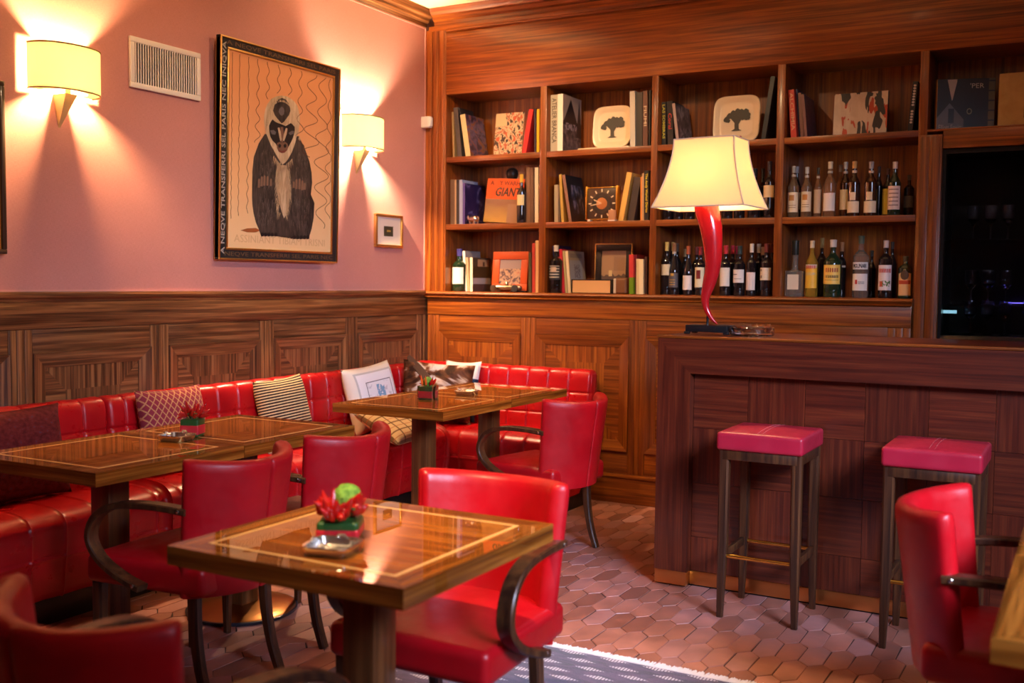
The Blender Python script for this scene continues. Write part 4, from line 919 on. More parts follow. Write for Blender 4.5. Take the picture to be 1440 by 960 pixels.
# ============================================================ HORN TABLE LAMP AND BAR ASHTRAY
def make_lamp():
    t = thing('table_lamp', 'red horn shaped table lamp with a flared cream shade on the bar', 'lamp', (2.445, -1.300, 1.129))
    HORN = mat('glossy_red_horn', (0.50, 0.010, 0.014), 0.22, coat=0.7, bump=0.05, bscale=9)
    pts = [(2.427, 1.735, 0.058), (2.433, 1.696, 0.0555), (2.450, 1.630, 0.052), (2.460, 1.569, 0.0472), (2.467, 1.484, 0.0395), (2.463, 1.422, 0.0345), (2.449, 1.360, 0.0300), (2.432, 1.294, 0.0200), (2.441, 1.241, 0.0142), (2.467, 1.199, 0.0095), (2.492, 1.176, 0.0030)]
    P = spline([(x-2.445, 0, z-1.129) for x, z, r_ in pts], 5); rr = spline([(r_, 0, 0) for x, z, r_ in pts], 5)
    b = MB(); b.tube(P, [q.x for q in rr], HORN, 24, side=(0, 1, 0)); b.build('horn_stem', t, angle=60)
    b = MB(); b.box(-0.085, 0.115, -0.062, 0.062, 0.010, 0.042, BLACK, 0.004)
    for sx in (-0.085, 0.100):
        for sy in (-0.062, 0.045): b.box(sx-0.006, sx+0.02, sy, sy+0.018, 0.0, 0.012, BLACK, 0.003)
    b.tube([(0.000, 0, 0.04), (0.002, 0, 0.095)], 0.006, BLACK, 10); b.build('base', t)
    # pagoda shade, concave sides
    z0, z1 = 0.577, 0.888
    def ringat(k, off=0.0):
        f = (1-k)**1.75; w = 0.142+0.076*f; d = 0.094+0.066*f; cr = 0.018
        w -= off; d -= off
        return [(w, -d+cr*0), (w, d), (-w, d), (-w, -d)], z0+(z1-z0)*k
    b = MB(); ro = []; n = 14
    Mz = Matrix.Rotation(math.radians(-3), 4, 'Z')
    def rp(k, off):
        q, z = ringat(k, off); out = []
        for i in range(4):
            a, c = q[i], q[(i+1) % 4]
            for s in range(8): out.append(Mz @ Vector((a[0]+(c[0]-a[0])*s/8, a[1]+(c[1]-a[1])*s/8, z)))
        return out
    rings = [rp(k/n, 0) for k in range(n+1)]+[rp(1-k/n, 0.004) for k in range(n+1)]
    rings.append(rings[0]); b.rings(rings, SHADE, cap=False); b.build('lamp_shade', t, angle=30, merge=True)
    b = MB(); bm_ = mat('lamp_shade_binding', (0.70, 0.56, 0.40), 0.7)
    for k in (0, 1): q = rp(k, -0.001); b.tube(q+[q[0]], 0.0032, bm_, 6)
    for i in (0, 8, 16, 24): b.tube([rp(k/n, -0.001)[i] for k in range(n+1)], 0.0028, bm_, 6)
    b.build('shade_trim', t)
    b = MB(); b.tube([(-0.018, 0, 0.600), (-0.018, 0, 0.690)], 0.012, BRASS, 12); 
    for a in (0, PI/2): b.tube([(-0.018-0.14*math.cos(a), -0.09*math.sin(a), 0.885), (-0.018+0.14*math.cos(a)+0.02, 0.09*math.sin(a), 0.885)], 0.002, BRASS, 6)
    b.lathe([(0.055, 0.0), (0.060, 0.004), (0.055, 0.010), (0.0, 0.012)], BRASS, (-0.018, 0, 0.604), 20); b.build('fitting', t)
    b = MB(); b.lathe([(0.0, 0.69), (0.014, 0.695), (0.030, 0.730), (0.032, 0.752), (0.022, 0.780), (0.0, 0.790)], mat('lamp_bulb_glow', (1.0, 0.68, 0.34), 0.4, emis=E_LAMP), (-0.018, 0, 0), 18); b.build('bulb', t)
make_lamp()
t = thing('glass_ashtray', 'thick clear glass ashtray beside the horn lamp on the bar', 'ashtray', (2.665, -1.320, 1.129))
CG_ = mat('thick_clear_glass', (0.93, 0.95, 1.0), 0.03, trans=1.0, ior=1.5)
b = MB(); b.lathe([(0.0, 0.0), (0.088, 0.0), (0.094, 0.005), (0.095, 0.036), (0.090, 0.040), (0.072, 0.040), (0.066, 0.034), (0.060, 0.014), (0.0, 0.011)], CG_, n=40); b.build('dish', t)
b = MB()
for k in range(4):
    b.box(-0.092, -0.068, -0.005, 0.005, 0.0385, 0.0415, CG_, 0.001, M=Matrix.Rotation(k*PI/2+PI/4, 4, 'Z'))
b.build('cigarette_rest', t)

# ============================================================ TABLE CENTREPIECES
CHILI = mat('red_chilli', (0.42, 0.008, 0.006), 0.25, coat=0.4); CHILO = mat('orange_chilli', (0.75, 0.12, 0.015), 0.28, coat=0.3); LEAF = mat('dark_green_leaf', (0.018, 0.075, 0.015), 0.35, coat=0.2); STEMG = mat('green_stem', (0.08, 0.20, 0.03), 0.5)
def moss_mat():
    m, nt, b = new_mat('green_moss_ball'); tc = nt.nodes.new('ShaderNodeTexCoord'); n = noise(nt, mp(nt, tc.outputs['Object'], (90, 90, 90)), 1, 3)
    r = ramp(nt, [(0.3, (0.07, 0.20, 0.012)), (0.65, (0.19, 0.38, 0.035))]); nt.links.new(n, r.inputs[0]); nt.links.new(r.outputs[0], b.inputs['Base Color']); b.inputs['Roughness'].default_value = 0.8
    bp = nt.nodes.new('ShaderNodeBump'); bp.inputs['Strength'].default_value = 1.0; bp.inputs['Distance'].default_value = 0.006; nt.links.new(n, bp.inputs['Height']); nt.links.new(bp.outputs[0], b.inputs['Normal']); return m
MOSS = moss_mat()
def centrepiece(label, x, y, s, moss, n, seed, rz=0.3, spread=1.0, glass=True, cols=(CHILI,), moff=(0.0, 0.0, 0.0), hs=1.0, z=0.7505):
    rnd = random.Random(seed); t = thing('chilli_arrangement', label, 'plant', (x, y, z), rz, 'table centrepieces')
    hw, h = 0.036*s, 0.068*s*hs
    b = MB(); b.rbox((hw, hw, h/2), 0.006*s, LEAF, (0, 0, h/2), 3, 2); b.build('leaf_wrapped_pot', t)
    if glass:
        b = MB(); g = hw+0.004
        b.box(-g, g, -g, g, 0.0, 0.003, GLS)
        for k in range(4): b.box(-g, g, g, g+0.003, 0.0, h+0.004, GLS, 0.001, M=Matrix.Rotation(k*PI/2, 4, 'Z'))
        b.build('glass_vase', t)
    b = MB(); q = hw+0.0012 if not glass else hw+0.0012
    b.rbox((q, q, h*0.29), 0.006*s, mat('red_ribbon', (0.55, 0.02, 0.03), 0.3), (0, 0, h*0.40), 3, 2); b.build('ribbon', t)
    for i in range(n):
        az = 2*PI*i/n*2.4+rnd.uniform(-0.5, 0.5); el = rnd.uniform(-0.15, 1.2) if i % 3 else rnd.uniform(0.9, 1.4); L = rnd.uniform(0.026, 0.042)*s*spread; r0 = rnd.uniform(0.0055, 0.0080)*s
        d = Vector((math.cos(az)*math.cos(el), math.sin(az)*math.cos(el), math.sin(el))); rr = hw*rnd.uniform(0.35, 1.0); p0 = Vector((math.cos(az)*rr, math.sin(az)*rr, h+0.005+rnd.uniform(0.0, 0.020)*s*(1.2-rr/hw))); up = Vector((0, 0, 1)); sw = Vector((-d.y, d.x, 0))*rnd.uniform(-0.012, 0.012)*s
        bend = up*rnd.choice((-0.8, 0.6, 1.0))*0.010*s+sw; P = [p0+d*L*k/6+bend*(k/6)**2 for k in range(7)]
        b = MB(); b.tube(P, [r0*f for f in (0.45, 0.95, 1.0, 0.92, 0.75, 0.48, 0.08)], cols[i % len(cols)], 8); b.build('chilli', t)
    b = MB()
    for i in range(8):
        az = 2*PI*i/8; d = Vector((math.cos(az), math.sin(az), 0)); sd = Vector((-d.y, d.x, 0)); L = 0.026*s
        r_ = []
        for k in range(6):
            f = k/5; c = d*(0.02*s+L*f*0.8)+Vector((0, 0, h+0.002+0.022*s*math.sin(f*2.2))); w = 0.008*s*math.sin(PI*min(1, f*0.9+0.1))+0.0004
            r_.append([c-sd*w, c+Vector((0, 0, 0.0012)), c+sd*w, c-Vector((0, 0, 0.0006))])
        b.rings(r_, LEAF)
    b.build('leaves', t)
    if moss:
        b = MB(); rm = 0.026*s
        rnd2 = random.Random(seed+1)
        b.lathe([(max(0.0, rm*math.sin(PI*k/14)), rm*(1-math.cos(PI*k/14))) for k in range(15)], MOSS, (moff[0], moff[1], h+moff[2]), 26)
        for v_ in b.bm.verts: v_.co += Vector((rnd2.uniform(-1, 1), rnd2.uniform(-1, 1), rnd2.uniform(-1, 1)))*rm*0.05
        b.build('moss_ball', t, angle=180)
    return t
centrepiece('chilli pot with red ribbon and green moss ball on the foreground table', 2.475, -4.030, 1.36, True, 62, 11, 0.5, 0.74, False, moff=(0.010, 0.036, 0.004), hs=0.50, z=0.755)
centrepiece('bright red chilli bunch in a dark leaf pot on the left tables', 0.968, -3.040, 1.0, False, 34, 12, 0.4, 1.25, False)
centrepiece('small glass vase of green and orange with red ribbon on the far table', 1.020, -1.480, 1.0, True, 12, 13, 0.2, 1.1, True, (CHILI, CHILO), (0.0, 0.0, -0.004))
def ashtray(label, x, y, rz, s=1.0, z=0.7505):
    t = thing('metal_ashtray', label, 'ashtray', (x, y, z), rz, 'silver table ashtrays'); a = 0.056*s
    b = MB()
    def sq(r_, z): return [Vector((r_*math.copysign(abs(math.cos(q))**0.35, math.cos(q)), r_*math.copysign(abs(math.sin(q))**0.35, math.sin(q)), z)) for q in [2*PI*k/40 for k in range(40)]]
    b.rings([sq(a*0.80, 0.0), sq(a*0.86, 0.001), sq(a, 0.017), sq(a*1.02, 0.021), sq(a*0.99, 0.0235), sq(a*0.90, 0.0225), sq(a*0.78, 0.007), sq(a*0.3, 0.005)], STEEL); b.build('dish', t, angle=50)
    for k in range(4):
        b = MB(); b.tube([(a*0.84, -0.012, 0.0235), (a*0.84, -0.007, 0.029), (a*0.84, 0.007, 0.029), (a*0.84, 0.012, 0.0235)], 0.003, STEEL, 8); o = b.build('cigarette_rest', t); o.rotation_euler = (0, 0, k*PI/2)
    return t
ashtray('square silver ashtray in front of the chilli pot on the foreground table', 2.545, -4.145, 0.25, 1.0, 0.755)
ashtray('square silver ashtray beside the chilli bunch on the left tables', 1.000, -3.150, 0.2)
ashtray('silver ashtray at the middle of the far tables behind the vase', 1.062, -1.165, 0.1)

# ============================================================ RUG
def rug():
    m, nt, b = new_mat('violet_kilim'); tc = nt.nodes.new('ShaderNodeTexCoord'); v_ = tc.outputs['Object']
    o = xyz(nt, v_); n = noise(nt, mp(nt, v_, (7, 22, 1), 0.05), 1, 4, 0.6); n2 = noise(nt, mp(nt, v_, (320, 320, 1)), 1, 2)
    r = ramp(nt, [(0.30, (0.016, 0.008, 0.030)), (0.45, (0.036, 0.014, 0.060)), (0.58, (0.075, 0.032, 0.095)), (0.70, (0.022, 0.011, 0.036))]); nt.links.new(n, r.inputs[0])
    br = nt.nodes.new('ShaderNodeTexBrick'); br.offset = 0.5; br.inputs['Scale'].default_value = 1.0; br.inputs['Brick Width'].default_value = 0.17; br.inputs['Row Height'].default_value = 0.062; br.inputs['Mortar Size'].default_value = 0.0
    # woven white lozenges in staggered rows
    row = math_(nt, 'FLOOR', math_(nt, 'DIVIDE', o[1], 0.060)); sx = math_(nt, 'ADD', math_(nt, 'DIVIDE', o[0], 0.165), math_(nt, 'MULTIPLY', row, 0.37))
    fx = math_(nt, 'ABSOLUTE', math_(nt, 'SUBTRACT', math_(nt, 'FRACT', sx), 0.5)); fy = math_(nt, 'ABSOLUTE', math_(nt, 'SUBTRACT', math_(nt, 'FRACT', math_(nt, 'DIVIDE', o[1], 0.060)), 0.5))
    d = math_(nt, 'ADD', math_(nt, 'DIVIDE', fx, 0.36), math_(nt, 'DIVIDE', fy, 0.26)); los = math_(nt, 'LESS_THAN', d, 1.0)
    tooth = math_(nt, 'GREATER_THAN', math_(nt, 'FRACT', math_(nt, 'MULTIPLY', sx, 14)), 0.35)
    f = math_(nt, 'MULTIPLY', math_(nt, 'MULTIPLY', los, tooth), 0.8)
    c = mixc(nt, r.outputs[0], (0.66, 0.60, 0.70), f)
    sp = math_(nt, 'MULTIPLY', math_(nt, 'GREATER_THAN', n2, 0.62), 0.22); c = mixc(nt, c, (0.40, 0.32, 0.45), sp)
    nt.links.new(c, b.inputs['Base Color']); b.inputs['Roughness'].default_value = 0.95; b.inputs['Sheen Weight'].default_value = 0.2
    bp = nt.nodes.new('ShaderNodeBump'); bp.inputs['Strength'].default_value = 0.5; bp.inputs['Distance'].default_value = 0.003; nt.links.new(n2, bp.inputs['Height']); nt.links.new(bp.outputs[0], b.inputs['Normal'])
    t = thing('rug', 'dark violet woven rug with white fringe under the foreground table', 'rug', (0, 0, 0))
    k = MB(); k.box(1.72, 3.45, -5.6, -2.535, 0.0005, 0.004, m, 0.001); k.build('field', t)
    F = mat('white_fringe', (0.74, 0.68, 0.70), 0.9); k = MB(); rnd = random.Random(5); x = 1.725
    while x < 3.445:
        a = rnd.uniform(-0.006, 0.006); L = rnd.uniform(0.036, 0.050); k.tube([(x, -2.540, 0.0050), (x+a*0.4, -2.520, 0.0060), (x+a, -2.540+L, 0.0045)], [0.0036, 0.0040, 0.0030], F, 5); x += 0.0056
    o = k.build('fringe', t); o['kind'] = 'stuff'
rug()
# ============================================================ THINGS ON THE SHELVES
def art_mat(name, fn, rough=0.35):
    m, nt, b = new_mat(name); tc = nt.nodes.new('ShaderNodeTexCoord'); c = fn(nt, tc.outputs['UV']); c = mixc(nt, c, c, 0.0) if isinstance(c, tuple) else c; nt.links.new(c, b.inputs['Base Color']); b.inputs['Roughness'].default_value = rough; return m
def blot(stops, sc=(5, 5, 1), seed=0, dist=1.0):
    def fn(nt, uv):
        n = noise(nt, mp(nt, uv, sc, 0, (seed*3.1, seed*1.7, 0)), 1, 4, dist); r = ramp(nt, stops); nt.links.new(n, r.inputs[0]); return r.outputs[0]
    return fn
def tri(nt, uv, cx, hw, y0, y1):
    o = xyz(nt, uv); k = math_(nt, 'DIVIDE', math_(nt, 'SUBTRACT', y1, o[1]), y1-y0); w = math_(nt, 'MULTIPLY', k, hw)
    return math_(nt, 'MULTIPLY', math_(nt, 'LESS_THAN', math_(nt, 'ABSOLUTE', math_(nt, 'SUBTRACT', o[0], cx)), w), math_(nt, 'GREATER_THAN', o[1], y0))
def rect(nt, uv, a0, a1, b0, b1):
    o = xyz(nt, uv); return math_(nt, 'MULTIPLY', math_(nt, 'MULTIPLY', math_(nt, 'GREATER_THAN', o[0], a0), math_(nt, 'LESS_THAN', o[0], a1)), math_(nt, 'MULTIPLY', math_(nt, 'GREATER_THAN', o[1], b0), math_(nt, 'LESS_THAN', o[1], b1)))
def church(nt, uv):
    c = blot([(0.3, (0.03, 0.025, 0.025)), (0.5, (0.12, 0.10, 0.10)), (0.7, (0.30, 0.24, 0.22))], (7, 9, 1), 2)(nt, uv)
    sky = mixc(nt, (0.40, 0.36, 0.32), (0.55, 0.45, 0.34), xyz(nt, uv)[1]); o = xyz(nt, uv); c = mixc(nt, c, sky, math_(nt, 'GREATER_THAN', o[1], 0.55))
    dk = (0.02, 0.018, 0.02); c = mixc(nt, c, dk, tri(nt, uv, 0.42, 0.42, 0.48, 0.95)); c = mixc(nt, c, dk, tri(nt, uv, 0.88, 0.16, 0.30, 0.98)); return mixc(nt, c, (0.40, 0.36, 0.38), math_(nt, 'MULTIPLY', rect(nt, uv, 0.1, 0.75, 0.40, 0.52), math_(nt, 'GREATER_THAN', noise(nt, mp(nt, uv, (12, 12, 1)), 1, 2), 0.5)))
def house(nt, uv):
    c = mixc(nt, (0.45, 0.42, 0.42), (0.075, 0.045, 0.018), rect(nt, uv, 0, 1, 0.40, 0.74)); c = mixc(nt, c, (0.09, 0.055, 0.05), rect(nt, uv, 0, 1, 0, 0.22)); c = mixc(nt, c, (0.10, 0.06, 0.035), rect(nt, uv, 0, 1, 0.74, 1)); c = mixc(nt, c, (0.55, 0.34, 0.18), rect(nt, uv, 0.28, 0.92, 0.74, 0.95)); return mixc(nt, c, (0.08, 0.03, 0.015), rect(nt, uv, 0.56, 0.66, 0.75, 0.88))
def figure(nt, uv):
    n = blot([(0.45, (0.012, 0.012, 0.016)), (0.55, (0.05, 0.06, 0.13)), (0.66, (0.34, 0.30, 0.36)), (0.74, (0.30, 0.05, 0.08))], (6, 4, 1), 5)(nt, uv); return mixc(nt, (0.010, 0.010, 0.013), n, rect(nt, uv, 0.2, 0.85, 0.18, 0.80))
def greytext(nt, uv):
    c = mixc(nt, (0.62, 0.52, 0.40), (0.60, 0.60, 0.66), rect(nt, uv, 0.05, 0.80, 0.1, 0.78)); c = mixc(nt, c, (0.30, 0.26, 0.28), math_(nt, 'MULTIPLY', rect(nt, uv, 0.1, 0.85, 0.84, 0.94), stripes(nt, math_(nt, 'MULTIPLY', xyz(nt, uv)[0], 14), 0.6))); return mixc(nt, c, (0.34, 0.30, 0.36), math_(nt, 'MULTIPLY', rect(nt, uv, 0.32, 0.68, 0.35, 0.68), math_(nt, 'GREATER_THAN', noise(nt, mp(nt, uv, (16, 16, 1)), 1, 2), 0.48)))
ART = {'greyred': blot([(0.4, (0.018, 0.018, 0.022)), (0.6, (0.03, 0.03, 0.035)), (0.72, (0.38, 0.35, 0.33))], (3, 3, 1), 1),
 'purple': blot([(0.30, (0.035, 0.016, 0.02)), (0.42, (0.09, 0.04, 0.06)), (0.50, (0.16, 0.11, 0.22)), (0.58, (0.36, 0.10, 0.02)), (0.70, (0.20, 0.13, 0.06))], (3.5, 5, 1), 3),
 'blue': blot([(0.40, (0.02, 0.015, 0.08)), (0.55, (0.035, 0.02, 0.10)), (0.66, (0.20, 0.16, 0.40))], (3, 3, 1), 4), 'greyplain': blot([(0.3, (0.26, 0.25, 0.27)), (0.7, (0.36, 0.34, 0.34))], (3, 3, 1), 4),
 'house': house, 'church': church, 'figure': figure, 'greytext': greytext, 'greyphoto': blot([(0.40, (0.035, 0.03, 0.035)), (0.55, (0.16, 0.13, 0.14)), (0.68, (0.42, 0.37, 0.37))], (4, 3, 1), 8, 1.6),
 'violet': blot([(0.40, (0.05, 0.022, 0.045)), (0.6, (0.10, 0.05, 0.10)), (0.75, (0.14, 0.13, 0.22))], (4, 4, 1), 9), 'redgreen': lambda nt, uv: mixc(nt, (0.60, 0.05, 0.05), (0.12, 0.24, 0.01), math_(nt, 'LESS_THAN', xyz(nt, uv)[1], 0.42))}
TXC = {'The Andy Warhol Diaries': (0.80, 0.60, 0.02), 'LAS SOMBRAS': (0.60, 0.50, 0.04), 'Coral': (0.55, 0.04, 0.03), 'FIUMI': (0.62, 0.48, 0.30), 'ATELIER BRANCA': (0.10, 0.07, 0.05), 'ALCHIMIA': (0.75, 0.35, 0.20), '........ .....': (0.7, 0.65, 0.6)}
COLX = [(0.169, 0.878), (0.923, 1.635), (1.675, 2.392), (2.437, 3.152)]
def col_of(x):
    return min(COLX, key=lambda c: abs((c[0]+c[1])/2-x))
PREV = {}
def make_book(label, grp, x, y, z, w, h, d, ang, colr, art, txt):
    c0, c1 = col_of(x+w/2)
    off = h*math.sin(ang)
    # leaning books pivot on the lower corner, so that no corner dips under the shelf
    W_ = w*math.cos(ang)
    x = max(x, c0+0.003-min(0, off)); x = min(x, c1-0.003-W_-max(0, off))
    key = (round(c0, 2), round(z, 2)); pb = PREV.get(key)
    if pb and x > pb[2]-0.02:
        hc = min(h, pb[3]); need = max(pb[0]-x, pb[0]+hc*math.sin(pb[1])-(x+hc*math.sin(ang)))+0.0015
        if 0 < need < 0.03 and x+need+W_+max(0, off) < c1-0.002: x += need
    PREV[key] = (x+W_, ang, x, h)
    lift = w*math.sin(ang) if ang > 0 else 0.0
    t = thing('book', label, 'book', (x, y, z+lift+0.0005), 0, grp)
    t.rotation_euler = (0, ang, 0)
    cm = mat('book_cover_%.2f_%.2f_%.2f' % colr, colr, 0.40, coat=0.15)
    k = 0.0018 if w > 0.012 else 0.001
    b = MB(); b.uv = b.bm.loops.layers.uv.new('UVMap')
    b.box(0, w, 0, k, 0, h, cm); b.box(0, k, k, d, 0, h, cm); fs = b.box(w-k, w, k, d, 0, h, cm)
    if art:
        am = _mc.get('art_'+art) or art_mat('cover_print_'+art, ART[art]); _mc['art_'+art] = am; ai = b.mi(am)
        for f in b.bm.faces:
            n = f.normal; f.normal_update(); xs = [v.co.x for v in f.verts]; ys = [v.co.y for v in f.verts]
            if (min(xs) > w-1e-5 or (max(ys) < 1e-5 and art == 'redgreen')) and max(xs)-min(xs) < (1 if art == 'redgreen' else 1e-5):
                f.material_index = ai
                for l in f.loops: l[b.uv].uv = (l.vert.co.y/d, l.vert.co.z/h)
    if txt:
        tm = mat('spine_ink_%d' % (sum(map(ord, txt))), TXC[txt], 0.5); M = Matrix(((0, 1, 0, w/2), (0, 0, -1, -0.0004), (-1, 0, 0, h*0.55), (0, 0, 0, 1)))
        b.text(txt, w*0.8, tm, M, fit=(h*(0.78 if len(txt) > 7 else 0.36), w*0.62), ext=0.0002, bold=0.0005)
    b.build('cover', t, smooth=False)
    b = MB(); b.box(k+0.0002, w-k-0.0002, k+0.001, d-0.004, 0.003, h-0.003, PAGES); b.build('pages', t, smooth=False)
    return t
GLASSM = {'green': mat('dark_green_bottle', (0.012, 0.030, 0.014), 0.06, coat=0.6), 'dark': mat('near_black_bottle', (0.012, 0.009, 0.010), 0.06, coat=0.6), 'amber': mat('amber_whisky_glass', (0.045, 0.014, 0.006), 0.06, coat=0.6),
 'amberclear': mat('pale_whisky_glass', (0.72, 0.46, 0.26), 0.05, trans=0.85, ior=1.33), 'clear': mat('clear_spirit_glass', (0.85, 0.82, 0.74), 0.05, trans=0.9, ior=1.33), 'yellow': mat('yellow_liqueur_glass', (0.75, 0.45, 0.05), 0.06, trans=0.7, ior=1.33)}
def prof_of(kind, R, h):
    if kind == 'bordeaux': s = [(0.0, 0.0), (R*0.92, 0.0), (R, 0.006), (R, h*0.58), (R*0.95, h*0.635), (R*0.72, h*0.685), (R*0.44, h*0.725), (R*0.37, h*0.77), (R*0.36, h*0.985)]
    elif kind == 'burgundy': s = [(0.0, 0.0), (R*0.92, 0.0), (R, 0.006), (R, h*0.42), (R*0.93, h*0.50), (R*0.72, h*0.60), (R*0.50, h*0.70), (R*0.38, h*0.78), (R*0.36, h*0.985)]
    elif kind == 'whisky': s = [(0.0, 0.0), (R*0.93, 0.0), (R, 0.006), (R, h*0.62), (R*0.93, h*0.67), (R*0.70, h*0.72), (R*0.40, h*0.76), (R*0.34, h*0.80), (R*0.33, h*0.975)]
    elif kind == 'fat': s = [(0.0, 0.0), (R*0.95, 0.0), (R, 0.008), (R, h*0.56), (R*0.92, h*0.63), (R*0.62, h*0.70), (R*0.34, h*0.755), (R*0.28, h*0.80), (R*0.27, h*0.975)]
    elif kind == 'flat': s = [(0.0, 0.0), (R*0.95, 0.0), (R, 0.005), (R, h*0.66), (R*0.92, h*0.72), (R*0.62, h*0.78), (R*0.34, h*0.82), (R*0.30, h*0.97)]
    elif kind == 'squat': s = [(0.0, 0.0), (R*0.95, 0.0), (R, 0.006), (R, h*0.42), (R*0.94, h*0.445), (R*0.60, h*0.47), (R*0.34, h*0.50), (R*0.32, h*0.74), (R*0.36, h*0.76)]
    else: s = [(0.0, 0.0), (R*0.93, 0.0), (R, 0.005), (R, h*0.56), (R*0.93, h*0.615), (R*0.66, h*0.69), (R*0.42, h*0.745), (R*0.34, h*0.80), (R*0.33, h*0.975)]
    return s
def label_art(key, colr):
    base = mat('label_%.2f_%.2f_%.2f' % colr, colr, 0.55)
    if not key: return base
    nm = 'label_print_'+key
    if nm in _mc: return _mc[nm]
    def fn(nt, uv):
        o = xyz(nt, uv); c = colr
        lines = lambda a0, a1, b0, b1, n_, col_, w_=0.4: mixc(nt, c, col_, math_(nt, 'MULTIPLY', rect(nt, uv, a0, a1, b0, b1), stripes(nt, math_(nt, 'MULTIPLY', o[1], n_), w_)))
        if key == 'silver': 
            c = mixc(nt, c, (0.60, 0.58, 0.55), math_(nt, 'MULTIPLY', rect(nt, uv, 0.08, 0.92, 0.05, 0.98), stripes(nt, math_(nt, 'ADD', math_(nt, 'MULTIPLY', o[1], 5), 0.3), 0.34))); return mixc(nt, c, (0.58, 0.45, 0.36), rect(nt, uv, 0.28, 0.72, 0.55, 0.88))
        if key == 'medal': return mixc(nt, c, (0.50, 0.28, 0.05), math_(nt, 'MAXIMUM', rect(nt, uv, 0.36, 0.64, 0.80, 0.98), math_(nt, 'MULTIPLY', rect(nt, uv, 0.25, 0.75, 0.1, 0.6), stripes(nt, math_(nt, 'MULTIPLY', o[1], 6), 0.3))))
        if key == 'redpic': return mixc(nt, c, (0.16, 0.012, 0.012), rect(nt, uv, 0.26, 0.66, 0.42, 0.86))
        if key == 'line': return mixc(nt, c, (0.05, 0.04, 0.05), math_(nt, 'MAXIMUM', rect(nt, uv, 0.02, 0.45, 0.60, 0.66), rect(nt, uv, 0.15, 0.8, 0.28, 0.31)))
        if key == 'crests': return mixc(nt, c, (0.22, 0.15, 0.10), math_(nt, 'MAXIMUM', rect(nt, uv, 0.12, 0.26, 0.72, 0.9), rect(nt, uv, 0.10, 0.28, 0.15, 0.38)))
        if key == 'crest': 
            c = mixc(nt, c, (0.55, 0.22, 0.05), rect(nt, uv, 0.22, 0.66, 0.58, 0.86)); return mixc(nt, c, (0.35, 0.20, 0.10), math_(nt, 'MULTIPLY', rect(nt, uv, 0.2, 0.8, 0.15, 0.45), stripes(nt, math_(nt, 'MULTIPLY', o[1], 9), 0.3)))
        if key == 'lines': return mixc(nt, c, (0.25, 0.14, 0.12), math_(nt, 'MULTIPLY', rect(nt, uv, 0.15, 0.85, 0.1, 0.9), stripes(nt, math_(nt, 'MULTIPLY', o[1], 6), 0.25)))
        if key == 'oval': return c
        if key == 'yellow':
            c = mixc(nt, c, (0.75, 0.62, 0.50), rect(nt, uv, 0, 1, 0.86, 1)); c = mixc(nt, c, (0.60, 0.05, 0.03), math_(nt, 'MULTIPLY', rect(nt, uv, 0.08, 0.92, 0.82, 0.96), stripes(nt, math_(nt, 'MULTIPLY', o[0], 7), 0.7))); return mixc(nt, c, (0.70, 0.55, 0.30), math_(nt, 'MULTIPLY', rect(nt, uv, 0.05, 0.95, 0.55, 0.66), math_(nt, 'GREATER_THAN', noise(nt, mp(nt, uv, (14, 14, 1)), 1, 2), 0.5)))
        if key == 'fernet':
            c = mixc(nt, c, (0.35, 0.06, 0.02), math_(nt, 'MULTIPLY', rect(nt, uv, 0.2, 0.9, 0.62, 0.84), stripes(nt, math_(nt, 'MULTIPLY', o[0], 9), 0.65))); c = mixc(nt, c, (0.08, 0.05, 0.02), math_(nt, 'MULTIPLY', rect(nt, uv, 0.2, 0.9, 0.32, 0.46), stripes(nt, math_(nt, 'MULTIPLY', o[0], 11), 0.65))); return mixc(nt, c, (0.08, 0.05, 0.02), rect(nt, uv, 0.15, 0.9, 0.2, 0.22))
        if key == 'molinari': return mixc(nt, c, (0.50, 0.03, 0.03), rect(nt, uv, 0.2, 0.4, 0.40, 0.62)) if False else mixc(nt, mixc(nt, c, (0.55, 0.03, 0.03), rect(nt, uv, 0.26, 0.40, 0.38, 0.64)), (0.10, 0.10, 0.14), math_(nt, 'MULTIPLY', rect(nt, uv, 0.44, 0.80, 0.36, 0.56), stripes(nt, math_(nt, 'MULTIPLY', o[1], 12), 0.4)))
        if key == 'redwhite':
            c = mixc(nt, c, (0.55, 0.04, 0.03), math_(nt, 'MULTIPLY', rect(nt, uv, 0.1, 0.95, 0.70, 0.86), stripes(nt, math_(nt, 'MULTIPLY', o[0], 8), 0.7))); c = mixc(nt, c, (0.10, 0.20, 0.05), math_(nt, 'MULTIPLY', rect(nt, uv, 0.35, 0.9, 0.15, 0.38), math_(nt, 'GREATER_THAN', noise(nt, mp(nt, uv, (8, 8, 1)), 1, 2), 0.5))); return mixc(nt, c, (0.55, 0.10, 0.04), rect(nt, uv, 0.2, 0.4, 0.14, 0.36))
        if key == 'stag':
            c = mixc(nt, c, (0.62, 0.08, 0.02), rect(nt, uv, 0.08, 0.92, 0.44, 0.58)); d = math_(nt, 'ADD', math_(nt, 'POWER', math_(nt, 'ABSOLUTE', math_(nt, 'SUBTRACT', o[0], 0.5)), 2.0), math_(nt, 'MULTIPLY', math_(nt, 'POWER', math_(nt, 'ABSOLUTE', math_(nt, 'SUBTRACT', o[1], 0.78)), 2.0), 2.2))
            c = mixc(nt, c, (0.10, 0.05, 0.02), math_(nt, 'LESS_THAN', d, 0.075)); c = mixc(nt, c, (0.60, 0.34, 0.12), tri(nt, uv, 0.5, 0.0001, 0.6, 0.9)); ed = math_(nt, 'SUBTRACT', 1.0, rect(nt, uv, 0.06, 0.94, 0.03, 0.97)); return mixc(nt, c, (0.16, 0.16, 0.05), ed)
        return mixc(nt, c, c, 0.0)
    m = art_mat(nm, fn, 0.5); _mc[nm] = m; return m
